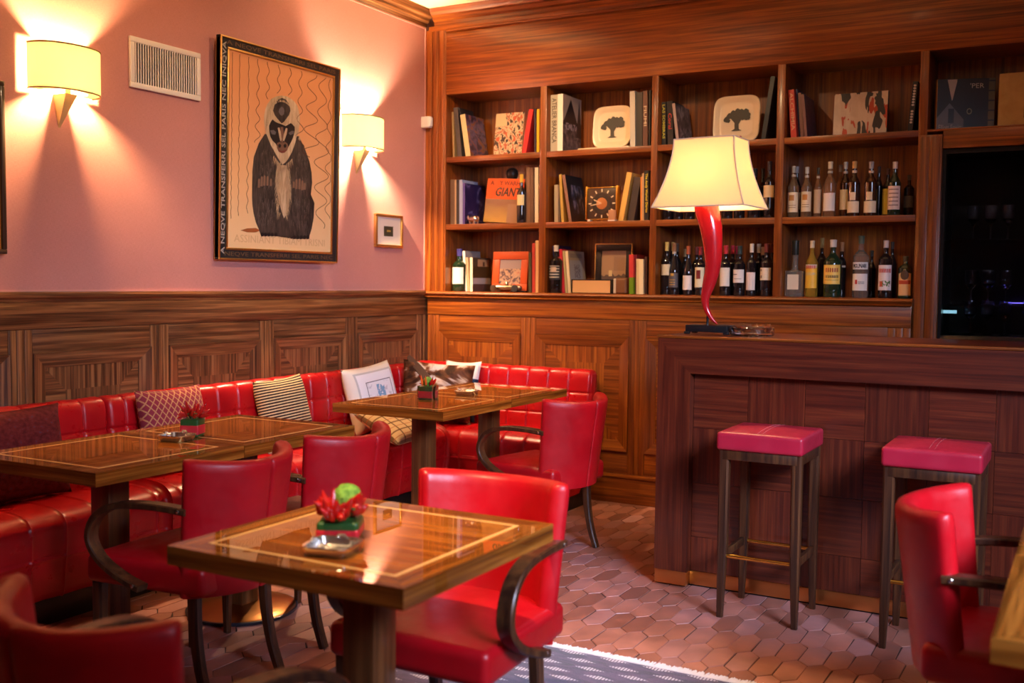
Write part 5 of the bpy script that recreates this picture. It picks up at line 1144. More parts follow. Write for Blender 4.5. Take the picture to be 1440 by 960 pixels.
def make_bottle(label, grp, x, y, z, R, h, kind, glass, cap, lab, l0, l1, txt, art):
    c0, c1 = col_of(x); x = max(c0+R+0.004, min(c1-R-0.004, x))
    t = thing('bottle', label, 'bottle', (x, y, z+0.0005), 0, grp or None)
    P = prof_of(kind, R, h); g = GLASSM[glass]; sy = 0.6 if kind == 'flat' else 1.0
    sm = spline([(r_, zz, 0) for r_, zz in P[2:]], 3); prof = P[:2]+[(max(0.001, q.x), q.y) for q in sm]
    b = MB()
    if kind == 'squat':
        def sq(r_, zz, e): return [Vector((r_*math.copysign(abs(math.cos(q))**e, math.cos(q)), r_*0.8*math.copysign(abs(math.sin(q))**e, math.sin(q)), zz)) for q in [2*PI*k/32 for k in range(32)]]
        b.rings([sq(max(r_, 0.002), zz, 0.4 if zz < h*0.46 else 1.0) for r_, zz in prof], g)
    else: b.lathe(prof+[(0.0, prof[-1][1])], g, n=24, sy=sy)
    b.build('glass_body', t, angle=50)
    nr = prof[-1][0]*1.07; nr0 = nr
    b = MB(); cm = mat('capsule_%.2f_%.2f_%.2f' % cap, cap, 0.35, coat=0.3)
    zc = h*(0.83 if kind in ('bordeaux', 'burgundy') else (0.74 if kind == 'squat' else 0.87))
    nr = max(nr, R*0.40 if kind in ('bordeaux', 'burgundy') else R*0.37)
    b.lathe([(nr*0.98, zc), (nr, zc+0.002), (nr, h-0.012), (nr*1.08, h-0.010), (nr*1.08, h-0.002), (nr*0.9, h), (0.0, h)], cm, n=18); b.build('capsule', t)
    if lab:
        lm = label_art(art, lab); b = MB(); A = 1.15; rr = R*1.012
        if kind == 'squat': b.grid(6, 2, lambda u, v: Vector((-R*0.62+1.24*R*u, -R*0.8*1.015, l0+(l1-l0)*v)), lm, uv=lambda u, v: (u, v))
        elif kind == 'flat':
            b.grid(14, 12, lambda u, v: Vector((rr*math.sin(-A+2*A*u)*(1.0 if v < 0.8 else math.sqrt(max(0.0, 1-((v-0.8)/0.21)**2*0.8))), -rr*sy*math.cos((-A+2*A*u)), l0+(l1-l0)*v)), lm, uv=lambda u, v: (u, v))
        else: 
            ll1 = min(l1, h*0.575)
            b.grid(14, 3, lambda u, v: Vector((rr*math.sin(-A+2*A*u), -rr*math.cos(-A+2*A*u), l0+(ll1-l0)*v)), lm, uv=lambda u, v: (u, v))
        b.build('label', t, angle=80)
        if art == 'oval':
            b = MB(); b.lathe([(R*1.013, 0.0), (R*1.013, 0.044)], mat('oval_label', (0.85, 0.70, 0.46), 0.5), (0, 0, l1+0.006), 8, a0=-PI/2-0.45, a1=-PI/2+0.45); b.build('neck_label', t)
        if art == 'molinari':
            b = MB(); bz = h*0.455; b.lathe([(R*1.014, 0.0), (R*1.014, 0.040)], mat('name_band', (0.84, 0.80, 0.76), 0.5), (0, 0, bz), 14, a0=-PI/2-1.2, a1=-PI/2+1.2)
            M = Matrix(((1, 0, 0, 0), (0, 0, -1, -0.0002), (0, 1, 0, bz+0.020), (0, 0, 0, 1))); nv = len(b.bm.verts); b.text(txt, 0.02, mat('name_ink', (0.02, 0.02, 0.05), 0.5), M, fit=(R*1.85, 0.024), ext=0.0002, bold=0.0007)
            b.bm.verts.ensure_lookup_table()
            for v_ in list(b.bm.verts)[nv:]:
                a = v_.co.x/R; v_.co.x = R*1.02*math.sin(a); v_.co.y = -R*1.02*math.cos(a)
            b.build('name_label', t)
        if kind in ('bordeaux', 'burgundy') and art in ('medal',) or (kind == 'spirit' and glass in ('amber', 'amberclear')):
            b = MB(); nz = h*0.79; b.lathe([(R*0.40, 0.0), (R*0.395, h*0.045)], mat('neck_paper', (0.55, 0.45, 0.38), 0.5), (0, 0, nz), 14, a0=-PI, a1=0); b.build('neck_label', t)
    return t
ITEMS = [
('book', 'thin tan spined book leaning left in the top left compartment', 'books on the top shelf', 0.166, 0.06, 2.189, 0.014, 0.307, 0.2, -0.045, (0.35, 0.22, 0.1), '', ''),
('book', 'dark grey book with a torn paper cover near the left end of the top shelf', 'books on the top shelf', 0.223, 0.06, 2.189, 0.034, 0.335, 0.2, -0.11, (0.06, 0.05, 0.05), 'greyred', ''),
('book', 'cream spined book with a colourful painted cover leaning beside the busy patterned print', 'books on the top shelf', 0.287, 0.06, 2.189, 0.039, 0.286, 0.24, -0.167, (0.7, 0.55, 0.3), 'purple', ''),
('book', 'thick bright red book leaning right beside the busy patterned print', 'books on the top shelf', 0.703, 0.08, 2.189, 0.031, 0.289, 0.2, 0.179, (0.65, 0.03, 0.03), '', ''),
('book', 'slim navy book between the red and the yellow book', 'books on the top shelf', 0.797, 0.08, 2.189, 0.013, 0.289, 0.2, -0.022, (0.02, 0.02, 0.05), '', ''),
('book', 'slim yellow book at the right end of the top left compartment', 'books on the top shelf', 0.824, 0.06, 2.189, 0.018, 0.281, 0.2, -0.01, (0.85, 0.5, 0.02), '', ''),
('book', 'brown book standing at the left end of the middle shelf', 'books on the middle shelf', 0.162, 0.05, 1.741, 0.034, 0.303, 0.2, -0.008, (0.16, 0.09, 0.05), '', ''),
('book', 'thin tan book beside the brown one at the left end of the middle shelf', 'books on the middle shelf', 0.198, 0.05, 1.741, 0.011, 0.3, 0.2, -0.009, (0.5, 0.33, 0.18), '', ''),
('book', 'black spined book with a white foot in the middle left compartment', 'books on the middle shelf', 0.212, 0.05, 1.741, 0.022, 0.299, 0.2, -0.009, (0.02, 0.02, 0.025), '', ''),
('book', 'pale blue topped tall book in the middle left compartment', 'books on the middle shelf', 0.236, 0.05, 1.741, 0.025, 0.298, 0.2, -0.009, (0.35, 0.4, 0.6), '', ''),
('book', 'dark blue book with a violet picture cover behind the silver pig', 'books on the middle shelf', 0.269, 0.05, 1.741, 0.017, 0.276, 0.26, -0.009, (0.08, 0.06, 0.3), 'blue', ''),
('book', 'brown spined book just right of the small gold capped bottle', 'books on the middle shelf', 0.743, 0.08, 1.741, 0.026, 0.362, 0.2, -0.013, (0.2, 0.1, 0.05), '', ''),
('book', 'dark brown gilt lettered book left of the white spine in the middle left compartment', 'books on the middle shelf', 0.77, 0.08, 1.741, 0.026, 0.359, 0.2, -0.013, (0.12, 0.06, 0.03), '', ''),
('book', 'white spined book at the right end of the middle left compartment', 'books on the middle shelf', 0.816, 0.06, 1.741, 0.026, 0.357, 0.2, -0.013, (0.75, 0.65, 0.5), '', ''),
('book', 'cream book leaning behind the white labelled wine bottle', 'books on the bottom shelf', 0.233, 0.12, 1.291, 0.014, 0.274, 0.2, -0.082, (0.8, 0.68, 0.45), '', ''),
('book', 'white book leaning against the cream one at the left end of the bottom shelf', 'books on the bottom shelf', 0.263, 0.1, 1.291, 0.019, 0.274, 0.2, -0.074, (0.8, 0.78, 0.75), 'greyplain', ''),
('book', 'tan spined book in the bottom left compartment', 'books on the bottom shelf', 0.297, 0.08, 1.291, 0.017, 0.229, 0.2, -0.071, (0.5, 0.33, 0.2), '', ''),
('book', 'photo book with a small house on its cover in the bottom left compartment', 'books on the bottom shelf', 0.329, 0.06, 1.291, 0.02, 0.228, 0.24, -0.01, (0.75, 0.66, 0.5), 'house', ''),
('book', 'thin black and gold book right of the orange picture frame', 'books on the bottom shelf', 0.777, 0.06, 1.291, 0.018, 0.26, 0.2, -0.017, (0.08, 0.07, 0.03), '', ''),
('book', 'red spined book at the right of the orange picture frame', 'books on the bottom shelf', 0.796, 0.07, 1.291, 0.021, 0.32, 0.2, -0.013, (0.55, 0.06, 0.04), '', ''),
('book', 'tall orange cream book at the right end of the bottom left compartment', 'books on the bottom shelf', 0.833, 0.05, 1.291, 0.022, 0.337, 0.2, -0.013, (0.8, 0.5, 0.25), '', ''),
('book', 'grey cream book with a printed spine beside the church photo book', 'books on the top shelf', 0.918, 0.05, 2.189, 0.053, 0.361, 0.2, -0.007, (0.5, 0.42, 0.3), '', 'ATELIER BRANCA'),
('book', 'thick white book with a black and white photo of a pointed church tower', 'books on the top shelf', 0.982, 0.04, 2.189, 0.038, 0.361, 0.27, -0.007, (0.85, 0.78, 0.65), 'church', ''),
('book', 'pale grey spined book right of the square plate on the left', 'books on the top shelf', 1.478, 0.05, 2.189, 0.033, 0.342, 0.2, -0.025, (0.55, 0.5, 0.4), '', ''),
('book', 'big black book between the pale grey and the brown spine on the top shelf', 'books on the top shelf', 1.511, 0.06, 2.189, 0.042, 0.333, 0.2, -0.018, (0.03, 0.025, 0.02), '', ''),
('book', 'brown book with a cream printed spine on the top shelf', 'books on the top shelf', 1.562, 0.05, 2.189, 0.03, 0.338, 0.2, -0.019, (0.13, 0.05, 0.03), '', 'FIUMI'),
('book', 'slim black book at the right end of the second top compartment', 'books on the top shelf', 1.589, 0.06, 2.189, 0.01, 0.341, 0.2, -0.003, (0.02, 0.015, 0.015), '', ''),
('book', 'short tan book at the left end of the clock compartment', 'books on the middle shelf', 0.958, 0.06, 1.741, 0.025, 0.24, 0.2, -0.014, (0.45, 0.33, 0.2), '', ''),
('book', 'thin ochre book leaning left in the clock compartment', 'books on the middle shelf', 0.996, 0.08, 1.741, 0.018, 0.308, 0.2, -0.073, (0.6, 0.36, 0.08), '', ''),
('book', 'large black book with a blue figure on its cover leaning left of the clock', 'books on the middle shelf', 1.067, 0.05, 1.741, 0.02, 0.303, 0.25, -0.175, (0.25, 0.12, 0.08), 'figure', ''),
('book', 'thick ochre book leaning right beside the clock', 'books on the middle shelf', 1.401, 0.06, 1.741, 0.033, 0.301, 0.2, 0.181, (0.75, 0.42, 0.1), '', ''),
('book', 'old black ribbed book leaning right behind the thick ochre one', 'books on the middle shelf', 1.454, 0.08, 1.741, 0.044, 0.27, 0.2, 0.158, (0.05, 0.035, 0.03), '', ''),
('book', 'orange spined book beside the old black ribbed one', 'books on the middle shelf', 1.527, 0.07, 1.741, 0.012, 0.269, 0.2, -0.019, (0.7, 0.25, 0.04), '', ''),
('book', 'slim tan patterned book beside the black book with yellow lettering', 'books on the middle shelf', 1.547, 0.06, 1.741, 0.016, 0.289, 0.2, -0.019, (0.5, 0.3, 0.15), '', ''),
('book', 'black book with a yellow printed spine at the right end of the clock compartment', 'books on the middle shelf', 1.572, 0.05, 1.741, 0.03, 0.304, 0.2, -0.019, (0.02, 0.02, 0.02), '', 'The Andy Warhol Diaries'),
('book', 'large navy book with a white top behind the silver labelled bottle', 'books on the bottom shelf', 0.952, 0.1, 1.291, 0.036, 0.303, 0.2, -0.099, (0.03, 0.04, 0.16), '', ''),
('book', 'bright red book leaning left in the second bottom compartment', 'books on the bottom shelf', 1.011, 0.08, 1.291, 0.02, 0.281, 0.2, -0.096, (0.6, 0.03, 0.05), '', ''),
('book', 'thin olive and cream book beside the bright red one', 'books on the bottom shelf', 1.034, 0.08, 1.291, 0.015, 0.272, 0.2, -0.09, (0.5, 0.42, 0.22), '', ''),
('book', 'cream book with a grey printed cover leaning behind the flat thick book', 'books on the bottom shelf', 1.059, 0.07, 1.291, 0.02, 0.269, 0.24, -0.1, (0.8, 0.7, 0.5), 'greytext', ''),
('book', 'red and green spined book right of the black framed print', 'books on the bottom shelf', 1.487, 0.05, 1.291, 0.028, 0.243, 0.2, -0.018, (0.65, 0.06, 0.06), 'redgreen', ''),
('book', 'dark red book behind the two cream spines on the bottom shelf', 'books on the bottom shelf', 1.507, 0.08, 1.291, 0.009, 0.244, 0.2, -0.018, (0.25, 0.02, 0.03), '', ''),
('book', 'shorter cream spine, left one of two on the bottom shelf', 'books on the bottom shelf', 1.523, 0.07, 1.291, 0.02, 0.217, 0.2, -0.018, (0.75, 0.6, 0.35), '', ''),
('book', 'cream spine, right one of two on the bottom shelf', 'books on the bottom shelf', 1.552, 0.05, 1.291, 0.029, 0.215, 0.2, -0.019, (0.85, 0.7, 0.4), '', ''),
('book', 'dark brown slim book at the right end of the second bottom compartment', 'books on the bottom shelf', 1.58, 0.07, 1.291, 0.014, 0.23, 0.2, -0.019, (0.08, 0.04, 0.04), '', ''),
('book', 'black book with a yellow lettered spine at the left of the third top compartment', 'books on the top shelf', 1.67, 0.05, 2.189, 0.027, 0.261, 0.2, -0.02, (0.02, 0.02, 0.02), '', 'LAS SOMBRAS'),
('book', 'black book with a red script spine above the lamp shade', 'books on the top shelf', 1.7, 0.06, 2.189, 0.036, 0.265, 0.2, -0.046, (0.025, 0.02, 0.02), '', 'Coral'),
('book', 'pinkish spined book with a grey photo cover leaning above the lamp shade', 'books on the top shelf', 1.763, 0.05, 2.189, 0.018, 0.25, 0.25, -0.138, (0.5, 0.35, 0.3), 'greyphoto', ''),
('book', 'large black book leaning right at the right end of the third top compartment', 'books on the top shelf', 2.287, 0.06, 2.189, 0.025, 0.362, 0.28, 0.136, (0.02, 0.02, 0.03), '', ''),
('book', 'red book with a lettered spine at the left of the fourth top compartment', 'books on the top shelf', 2.452, 0.05, 2.189, 0.032, 0.274, 0.2, -0.084, (0.65, 0.05, 0.03), '', 'ALCHIMIA'),
('book', 'dark blue book behind the red lettered one', 'books on the top shelf', 2.496, 0.09, 2.189, 0.008, 0.282, 0.2, -0.09, (0.03, 0.05, 0.15), '', ''),
('book', 'mauve brown spined book, left one of the pair leaning by the red lettered book', 'books on the top shelf', 2.513, 0.07, 2.189, 0.018, 0.257, 0.2, -0.088, (0.2, 0.08, 0.06), '', ''),
('book', 'mauve brown spined book with a violet cover leaning by the red lettered book', 'books on the top shelf', 2.536, 0.06, 2.189, 0.016, 0.246, 0.24, -0.107, (0.22, 0.09, 0.08), 'violet', ''),
('book', 'black book with a white dotted spine leaning right of the abstract canvas', 'books on the top shelf', 3.089, 0.05, 2.189, 0.025, 0.266, 0.2, 0.079, (0.02, 0.02, 0.025), '', '........ .....'),
('bottle', 'wine bottle with a plain white label at the left end of the bottom shelf', '', 0.186, 0.098, 1.291, 0.0477, 0.288, 'bordeaux', 'green', (0.06, 0.05, 0.25), (0.75, 0.75, 0.72), 0.05, 0.162, '', ''),
('bottle', 'small wine bottle with a gold capsule beside the orange topped book', '', 0.711, 0.068, 1.741, 0.0294, 0.319, 'bordeaux', 'dark', (0.75, 0.45, 0.05), (0.75, 0.6, 0.3), 0.116, 0.199, '', ''),
('bottle', 'dark bottle with a silver printed label in the second bottom compartment', '', 0.936, 0.068, 1.291, 0.0429, 0.305, 'whisky', 'dark', (0.8, 0.75, 0.68), (0.03, 0.03, 0.04), 0.085, 0.186, '', 'silver'),
('bottle', 'wine bottle with a cream label and gold capsule, leftmost in the wine compartment', 'wine bottles on the bottom shelf', 1.686, 0.098, 1.291, 0.0321, 0.32, 'bordeaux', 'dark', (0.7, 0.5, 0.15), (0.72, 0.6, 0.38), 0.118, 0.2, '', ''),
('bottle', 'round shouldered bottle with a dark oval label and gold medallion left of the horn lamp', 'wine bottles on the bottom shelf', 1.76, 0.098, 1.291, 0.0332, 0.313, 'burgundy', 'dark', (0.3, 0.14, 0.06), (0.1, 0.08, 0.08), 0.045, 0.131, '', 'medal'),
('bottle', 'wine bottle with a low pale label and orange red capsule left of the horn lamp', 'wine bottles on the bottom shelf', 1.849, 0.098, 1.291, 0.0303, 0.295, 'burgundy', 'dark', (0.5, 0.12, 0.05), (0.8, 0.7, 0.62), 0.031, 0.117, '', ''),
('bottle', 'wine bottle with a small red picture on its label, half behind the horn lamp', 'wine bottles on the bottom shelf', 1.926, 0.098, 1.291, 0.0309, 0.29, 'bordeaux', 'dark', (0.3, 0.03, 0.03), (0.8, 0.7, 0.45), 0.047, 0.166, '', 'redpic'),
('bottle', 'wine bottle with a tall white label and red capsule just right of the horn lamp', 'wine bottles on the bottom shelf', 2.082, 0.098, 1.291, 0.0322, 0.297, 'bordeaux', 'dark', (0.6, 0.04, 0.05), (0.82, 0.74, 0.6), 0.055, 0.165, '', ''),
('bottle', 'wine bottle with a green black capsule and wide white label right of the horn lamp', 'wine bottles on the bottom shelf', 2.166, 0.098, 1.291, 0.0346, 0.294, 'bordeaux', 'dark', (0.04, 0.06, 0.05), (0.82, 0.76, 0.68), 0.077, 0.154, '', 'line'),
('bottle', 'wine bottle with a cream capsule and a low pink white label', 'wine bottles on the bottom shelf', 2.238, 0.098, 1.291, 0.0285, 0.306, 'bordeaux', 'dark', (0.85, 0.78, 0.6), (0.82, 0.7, 0.62), 0.034, 0.138, '', ''),
('bottle', 'wine bottle with a two part label at the right end of the wine compartment', 'wine bottles on the bottom shelf', 2.326, 0.098, 1.291, 0.0339, 0.306, 'bordeaux', 'dark', (0.22, 0.05, 0.04), (0.82, 0.7, 0.5), 0.093, 0.165, '', 'crests'),
('bottle', 'back row wine bottle with a gold brown capsule, far left behind the front row', 'back row wine bottles on the bottom shelf', 1.69, 0.208, 1.291, 0.0303, 0.324, 'bordeaux', 'dark', (0.6, 0.4, 0.12), None, 0.004, 0, '', ''),
('bottle', 'back row wine bottle with a dark brown capsule behind the medallion bottle', 'back row wine bottles on the bottom shelf', 1.735, 0.208, 1.291, 0.0301, 0.317, 'bordeaux', 'dark', (0.1, 0.06, 0.04), None, 0.004, 0, '', ''),
('bottle', 'low back row wine bottle with a tan neck band left of the horn lamp', 'back row wine bottles on the bottom shelf', 1.79, 0.208, 1.291, 0.0298, 0.281, 'bordeaux', 'dark', (0.4, 0.25, 0.1), None, 0.004, 0, '', ''),
('bottle', 'back row wine bottle with a red brown capsule left of the horn lamp', 'back row wine bottles on the bottom shelf', 1.863, 0.208, 1.291, 0.0295, 0.294, 'bordeaux', 'dark', (0.28, 0.07, 0.05), None, 0.004, 0, '', ''),
('bottle', 'back row wine bottle with a crimson capsule right of the horn lamp', 'back row wine bottles on the bottom shelf', 2.089, 0.208, 1.291, 0.0285, 0.301, 'bordeaux', 'dark', (0.55, 0.03, 0.06), None, 0.004, 0, '', ''),
('bottle', 'back row wine bottle with a dark crimson capsule right of the horn lamp', 'back row wine bottles on the bottom shelf', 2.12, 0.208, 1.291, 0.0284, 0.297, 'bordeaux', 'dark', (0.4, 0.02, 0.08), None, 0.004, 0, '', ''),
('bottle', 'back row wine bottle with a cream capsule near the right end', 'back row wine bottles on the bottom shelf', 2.248, 0.208, 1.291, 0.0278, 0.308, 'bordeaux', 'dark', (0.85, 0.75, 0.55), None, 0.004, 0, '', ''),
('bottle', 'shorter back row wine bottle with a cream capsule near the right end', 'back row wine bottles on the bottom shelf', 2.274, 0.208, 1.291, 0.0277, 0.291, 'bordeaux', 'dark', (0.8, 0.65, 0.5), None, 0.004, 0, '', ''),
('bottle', 'back row wine bottle with a dark capsule at the right end', 'back row wine bottles on the bottom shelf', 2.329, 0.208, 1.291, 0.0275, 0.308, 'bordeaux', 'dark', (0.12, 0.03, 0.03), None, 0.004, 0, '', ''),
('bottle', 'dark long necked bottle with a white three cornered label right of the lamp shade', 'bottles behind the lamp shade', 2.245, 0.098, 1.741, 0.0371, 0.293, 'bordeaux', 'dark', (0.02, 0.02, 0.02), (0.85, 0.7, 0.62), 0.074, 0.173, '', ''),
('bottle', 'dark wine bottle with a square cream label right of the lamp shade', 'bottles behind the lamp shade', 2.333, 0.098, 1.741, 0.0327, 0.33, 'bordeaux', 'dark', (0.015, 0.018, 0.04), (0.82, 0.62, 0.32), 0.121, 0.203, '', ''),
('bottle', 'dark bottle in the shadow between the two labelled ones right of the lamp shade', 'bottles behind the lamp shade', 2.26, 0.218, 1.741, 0.0237, 0.304, 'bordeaux', 'dark', (0.02, 0.02, 0.02), None, 0.004, 0, '', ''),
('bottle', 'bottle whose foot shows at the far left below the lamp shade', 'bottles behind the lamp shade', 1.707, 0.098, 1.741, 0.034, 0.303, 'bordeaux', 'dark', (0.05, 0.03, 0.03), (0.75, 0.6, 0.4), 0.096, 0.191, '', ''),
('bottle', 'bottle whose foot shows second from the left below the lamp shade', 'bottles behind the lamp shade', 1.779, 0.098, 1.741, 0.0336, 0.3, 'bordeaux', 'dark', (0.05, 0.03, 0.03), (0.75, 0.6, 0.4), 0.094, 0.189, '', ''),
('bottle', 'bottle whose foot shows just left of the horn below the lamp shade', 'bottles behind the lamp shade', 1.852, 0.098, 1.741, 0.0332, 0.297, 'bordeaux', 'dark', (0.05, 0.03, 0.03), (0.75, 0.6, 0.4), 0.092, 0.186, '', ''),
('bottle', 'bottle whose foot shows just right of the horn below the lamp shade', 'bottles behind the lamp shade', 2.085, 0.098, 1.741, 0.032, 0.287, 'bordeaux', 'dark', (0.05, 0.03, 0.03), (0.75, 0.6, 0.4), 0.086, 0.178, '', ''),
('bottle', 'bottle whose foot shows below the right part of the lamp shade', 'bottles behind the lamp shade', 2.158, 0.098, 1.741, 0.0317, 0.284, 'bordeaux', 'dark', (0.05, 0.03, 0.03), (0.75, 0.6, 0.4), 0.084, 0.176, '', ''),
('bottle', 'clear spirit bottle with an orange crest label at the left of the spirits shelf', 'spirit bottles on the middle shelf', 2.459, 0.098, 1.741, 0.0321, 0.296, 'spirit', 'amberclear', (0.5, 0.45, 0.4), (0.85, 0.68, 0.45), 0.032, 0.145, '', 'crest'),
('bottle', 'spirit bottle half hidden behind the first orange crest label', 'spirit bottles on the middle shelf', 2.465, 0.188, 1.741, 0.0267, 0.304, 'spirit', 'dark', (0.5, 0.5, 0.55), (0.6, 0.45, 0.3), 0.054, 0.152, '', ''),
('bottle', 'clear spirit bottle with a gold crest label, second in the front row of spirits', 'spirit bottles on the middle shelf', 2.548, 0.098, 1.741, 0.0297, 0.288, 'spirit', 'amberclear', (0.6, 0.58, 0.55), (0.85, 0.7, 0.42), 0.034, 0.147, '', 'crest'),
('bottle', 'slim spirit bottle with a black cap and pale brown label', 'spirit bottles on the middle shelf', 2.604, 0.128, 1.741, 0.0231, 0.284, 'spirit', 'amberclear', (0.03, 0.03, 0.03), (0.6, 0.42, 0.27), 0.026, 0.159, '', ''),
('bottle', 'clear whisky bottle with a plain white label and tall cream stopper', 'spirit bottles on the middle shelf', 2.677, 0.098, 1.741, 0.0346, 0.312, 'spirit', 'amberclear', (0.85, 0.75, 0.55), (0.85, 0.75, 0.68), 0.035, 0.135, '', ''),
('bottle', 'spirit bottle at the back between the white label and the amber bottle', 'spirit bottles on the middle shelf', 2.711, 0.208, 1.741, 0.0257, 0.304, 'spirit', 'amberclear', (0.3, 0.25, 0.25), None, 0.004, 0, '', ''),
('bottle', 'amber whisky bottle with a yellow tan label and silver paper seal', 'spirit bottles on the middle shelf', 2.753, 0.138, 1.741, 0.0289, 0.311, 'spirit', 'amber', (0.5, 0.5, 0.5), (0.72, 0.55, 0.3), 0.043, 0.155, '', ''),
('bottle', 'dark whisky bottle with an oval neck label and orange stopper', 'spirit bottles on the middle shelf', 2.809, 0.098, 1.741, 0.0338, 0.308, 'spirit', 'amber', (0.75, 0.42, 0.15), (0.85, 0.72, 0.5), 0.022, 0.085, '', 'oval'),
('bottle', 'dark whisky bottle with an oval neck label and grey stopper', 'spirit bottles on the middle shelf', 2.899, 0.098, 1.741, 0.0351, 0.302, 'spirit', 'amber', (0.45, 0.43, 0.45), (0.85, 0.7, 0.45), 0.02, 0.084, '', 'oval'),
('bottle', 'dark bottle at the back right of the grey stoppered whisky', 'spirit bottles on the middle shelf', 2.921, 0.208, 1.741, 0.0248, 0.286, 'spirit', 'dark', (0.06, 0.04, 0.04), None, 0.004, 0, '', ''),
('bottle', 'bottle with a yellow slanted label half hidden behind the green whisky bottle', 'spirit bottles on the middle shelf', 2.979, 0.158, 1.741, 0.0279, 0.267, 'spirit', 'dark', (0.08, 0.03, 0.03), (0.85, 0.6, 0.08), 0.012, 0.193, '', ''),
('bottle', 'green whisky bottle with a white printed label and white cap', 'spirit bottles on the middle shelf', 3.024, 0.098, 1.741, 0.0344, 0.296, 'spirit', 'green', (0.8, 0.7, 0.62), (0.82, 0.66, 0.58), 0.034, 0.162, '', 'lines'),
('bottle', 'dark liqueur bottle in the shadow at the right end of the spirits shelf', 'spirit bottles on the middle shelf', 3.091, 0.158, 1.741, 0.0274, 0.227, 'whisky', 'dark', (0.1, 0.08, 0.06), (0.1, 0.09, 0.09), 0.048, 0.111, '', ''),
('bottle', 'squat clear square bottle with a paper label and black stopper', 'spirit bottles on the bottom shelf', 2.485, 0.098, 1.291, 0.0519, 0.323, 'squat', 'clear', (0.02, 0.02, 0.015), (0.75, 0.62, 0.45), 0.041, 0.127, '', ''),
('bottle', 'clear bottle filled with yellow liqueur, red and yellow label', 'spirit bottles on the bottom shelf', 2.588, 0.098, 1.291, 0.0343, 0.32, 'spirit', 'yellow', (0.8, 0.62, 0.4), (0.9, 0.5, 0.04), 0.05, 0.192, '', 'yellow'),
('bottle', 'tall dark bottle at the back between the yellow liqueur and the green bottle', 'spirit bottles on the bottom shelf', 2.616, 0.218, 1.291, 0.0263, 0.34, 'bordeaux', 'dark', (0.4, 0.3, 0.12), None, 0.004, 0, '', ''),
('bottle', 'green bottle with a big slanted yellow label and silver capsule', 'spirit bottles on the bottom shelf', 2.705, 0.098, 1.291, 0.0492, 0.324, 'fat', 'green', (0.65, 0.6, 0.55), (0.9, 0.6, 0.12), 0.074, 0.182, '', 'fernet'),
('bottle', 'dark bottle with a copper capsule behind the green bottle', 'spirit bottles on the bottom shelf', 2.733, 0.198, 1.291, 0.0257, 0.314, 'bordeaux', 'dark', (0.45, 0.22, 0.1), (0.7, 0.55, 0.4), 0.17, 0.202, '', ''),
('bottle', 'clear liqueur bottle with a white name band and a white label', 'spirit bottles on the bottom shelf', 2.858, 0.098, 1.291, 0.0426, 0.345, 'whisky', 'clear', (0.1, 0.13, 0.1), (0.86, 0.8, 0.74), 0.04, 0.133, 'MOLINARI', 'molinari'),
('bottle', 'dark liqueur bottle with a red and white label and white cap', 'spirit bottles on the bottom shelf', 2.99, 0.098, 1.291, 0.0374, 0.318, 'whisky', 'dark', (0.75, 0.6, 0.55), (0.85, 0.75, 0.72), 0.043, 0.181, '', 'redwhite'),
('bottle', 'dark bottle with a black capsule behind the red and white label', 'spirit bottles on the bottom shelf', 3.005, 0.208, 1.291, 0.0264, 0.314, 'spirit', 'dark', (0.04, 0.04, 0.04), None, 0.004, 0, '', ''),
('bottle', 'dark bottle in the shadow between the two white labelled liqueurs', 'spirit bottles on the bottom shelf', 2.894, 0.218, 1.291, 0.0251, 0.267, 'spirit', 'dark', (0.04, 0.04, 0.04), None, 0.004, 0, '', ''),
('bottle', 'flat green bottle with an orange label, red band and round stag emblem', 'spirit bottles on the bottom shelf', 3.094, 0.098, 1.291, 0.0367, 0.231, 'flat', 'green', (0.12, 0.1, 0.05), (0.86, 0.5, 0.2), 0.012, 0.161, '', 'stag'),
]
for it in ITEMS:
    if it[0] == 'book': make_book(*it[1:])
    else: make_bottle(*it[1:])
# ---- single things among the books
def standing_panel(name, label, cat, x0, x1, z, h, y, tilt, face, edge, th=0.012, grp=None, skew=0.0):
    t = thing(name, label, cat, ((x0+x1)/2, y, z+0.0005+th*math.sin(tilt)), skew, grp); t.rotation_euler = (-tilt, 0, skew)
    w = x1-x0; b = MB(); b.uv = b.bm.loops.layers.uv.new('UVMap'); b.box(-w/2, w/2, 0, th, 0, h, edge)
    k = b.mi(face)
    for f in b.bm.faces:
        if max(v_.co.y for v_ in f.verts) < 1e-6:
            f.material_index = k
            for l in f.loops: l[b.uv].uv = ((l.vert.co.x+w/2)/w, l.vert.co.z/h)
    b.build('panel', t, smooth=False); return t
busy = art_mat('busy_crowd_print', lambda nt, uv: mixc(nt, blot([(0.42, (0.03, 0.018, 0.015)), (0.47, (0.62, 0.45, 0.26)), (0.53, (0.70, 0.52, 0.32)), (0.56, (0.30, 0.10, 0.05)), (0.64, (0.55, 0.10, 0.03))], (8, 8, 1), 2, 0.5)(nt, uv), (0.66, 0.48, 0.26), rect(nt, uv, 0, 0.36, 0.70, 1.0)))
standing_panel('art_print', 'busy red black and cream print standing in the top left compartment', 'print', 0.478, 0.690, ZS1, 0.285, 0.10, 0.12, busy, PAGES)
ab = art_mat('abstract_paint', lambda nt, uv: mixc(nt, mixc(nt, blot([(0.3, (0.62, 0.46, 0.32)), (0.7, (0.74, 0.60, 0.46))], (6, 2, 1), 1)(nt, uv), (0.50, 0.06, 0.02), math_(nt, 'GREATER_THAN', noise(nt, mp(nt, uv, (6.5, 1.6, 1), 0.10, (4.1, 0, 0)), 1, 2, 0.5), 0.60)), (0.025, 0.02, 0.025), math_(nt, 'GREATER_THAN', noise(nt, mp(nt, uv, (6.0, 1.5, 1), -0.12, (9.3, 2, 0)), 1, 2, 0.6), 0.575)))
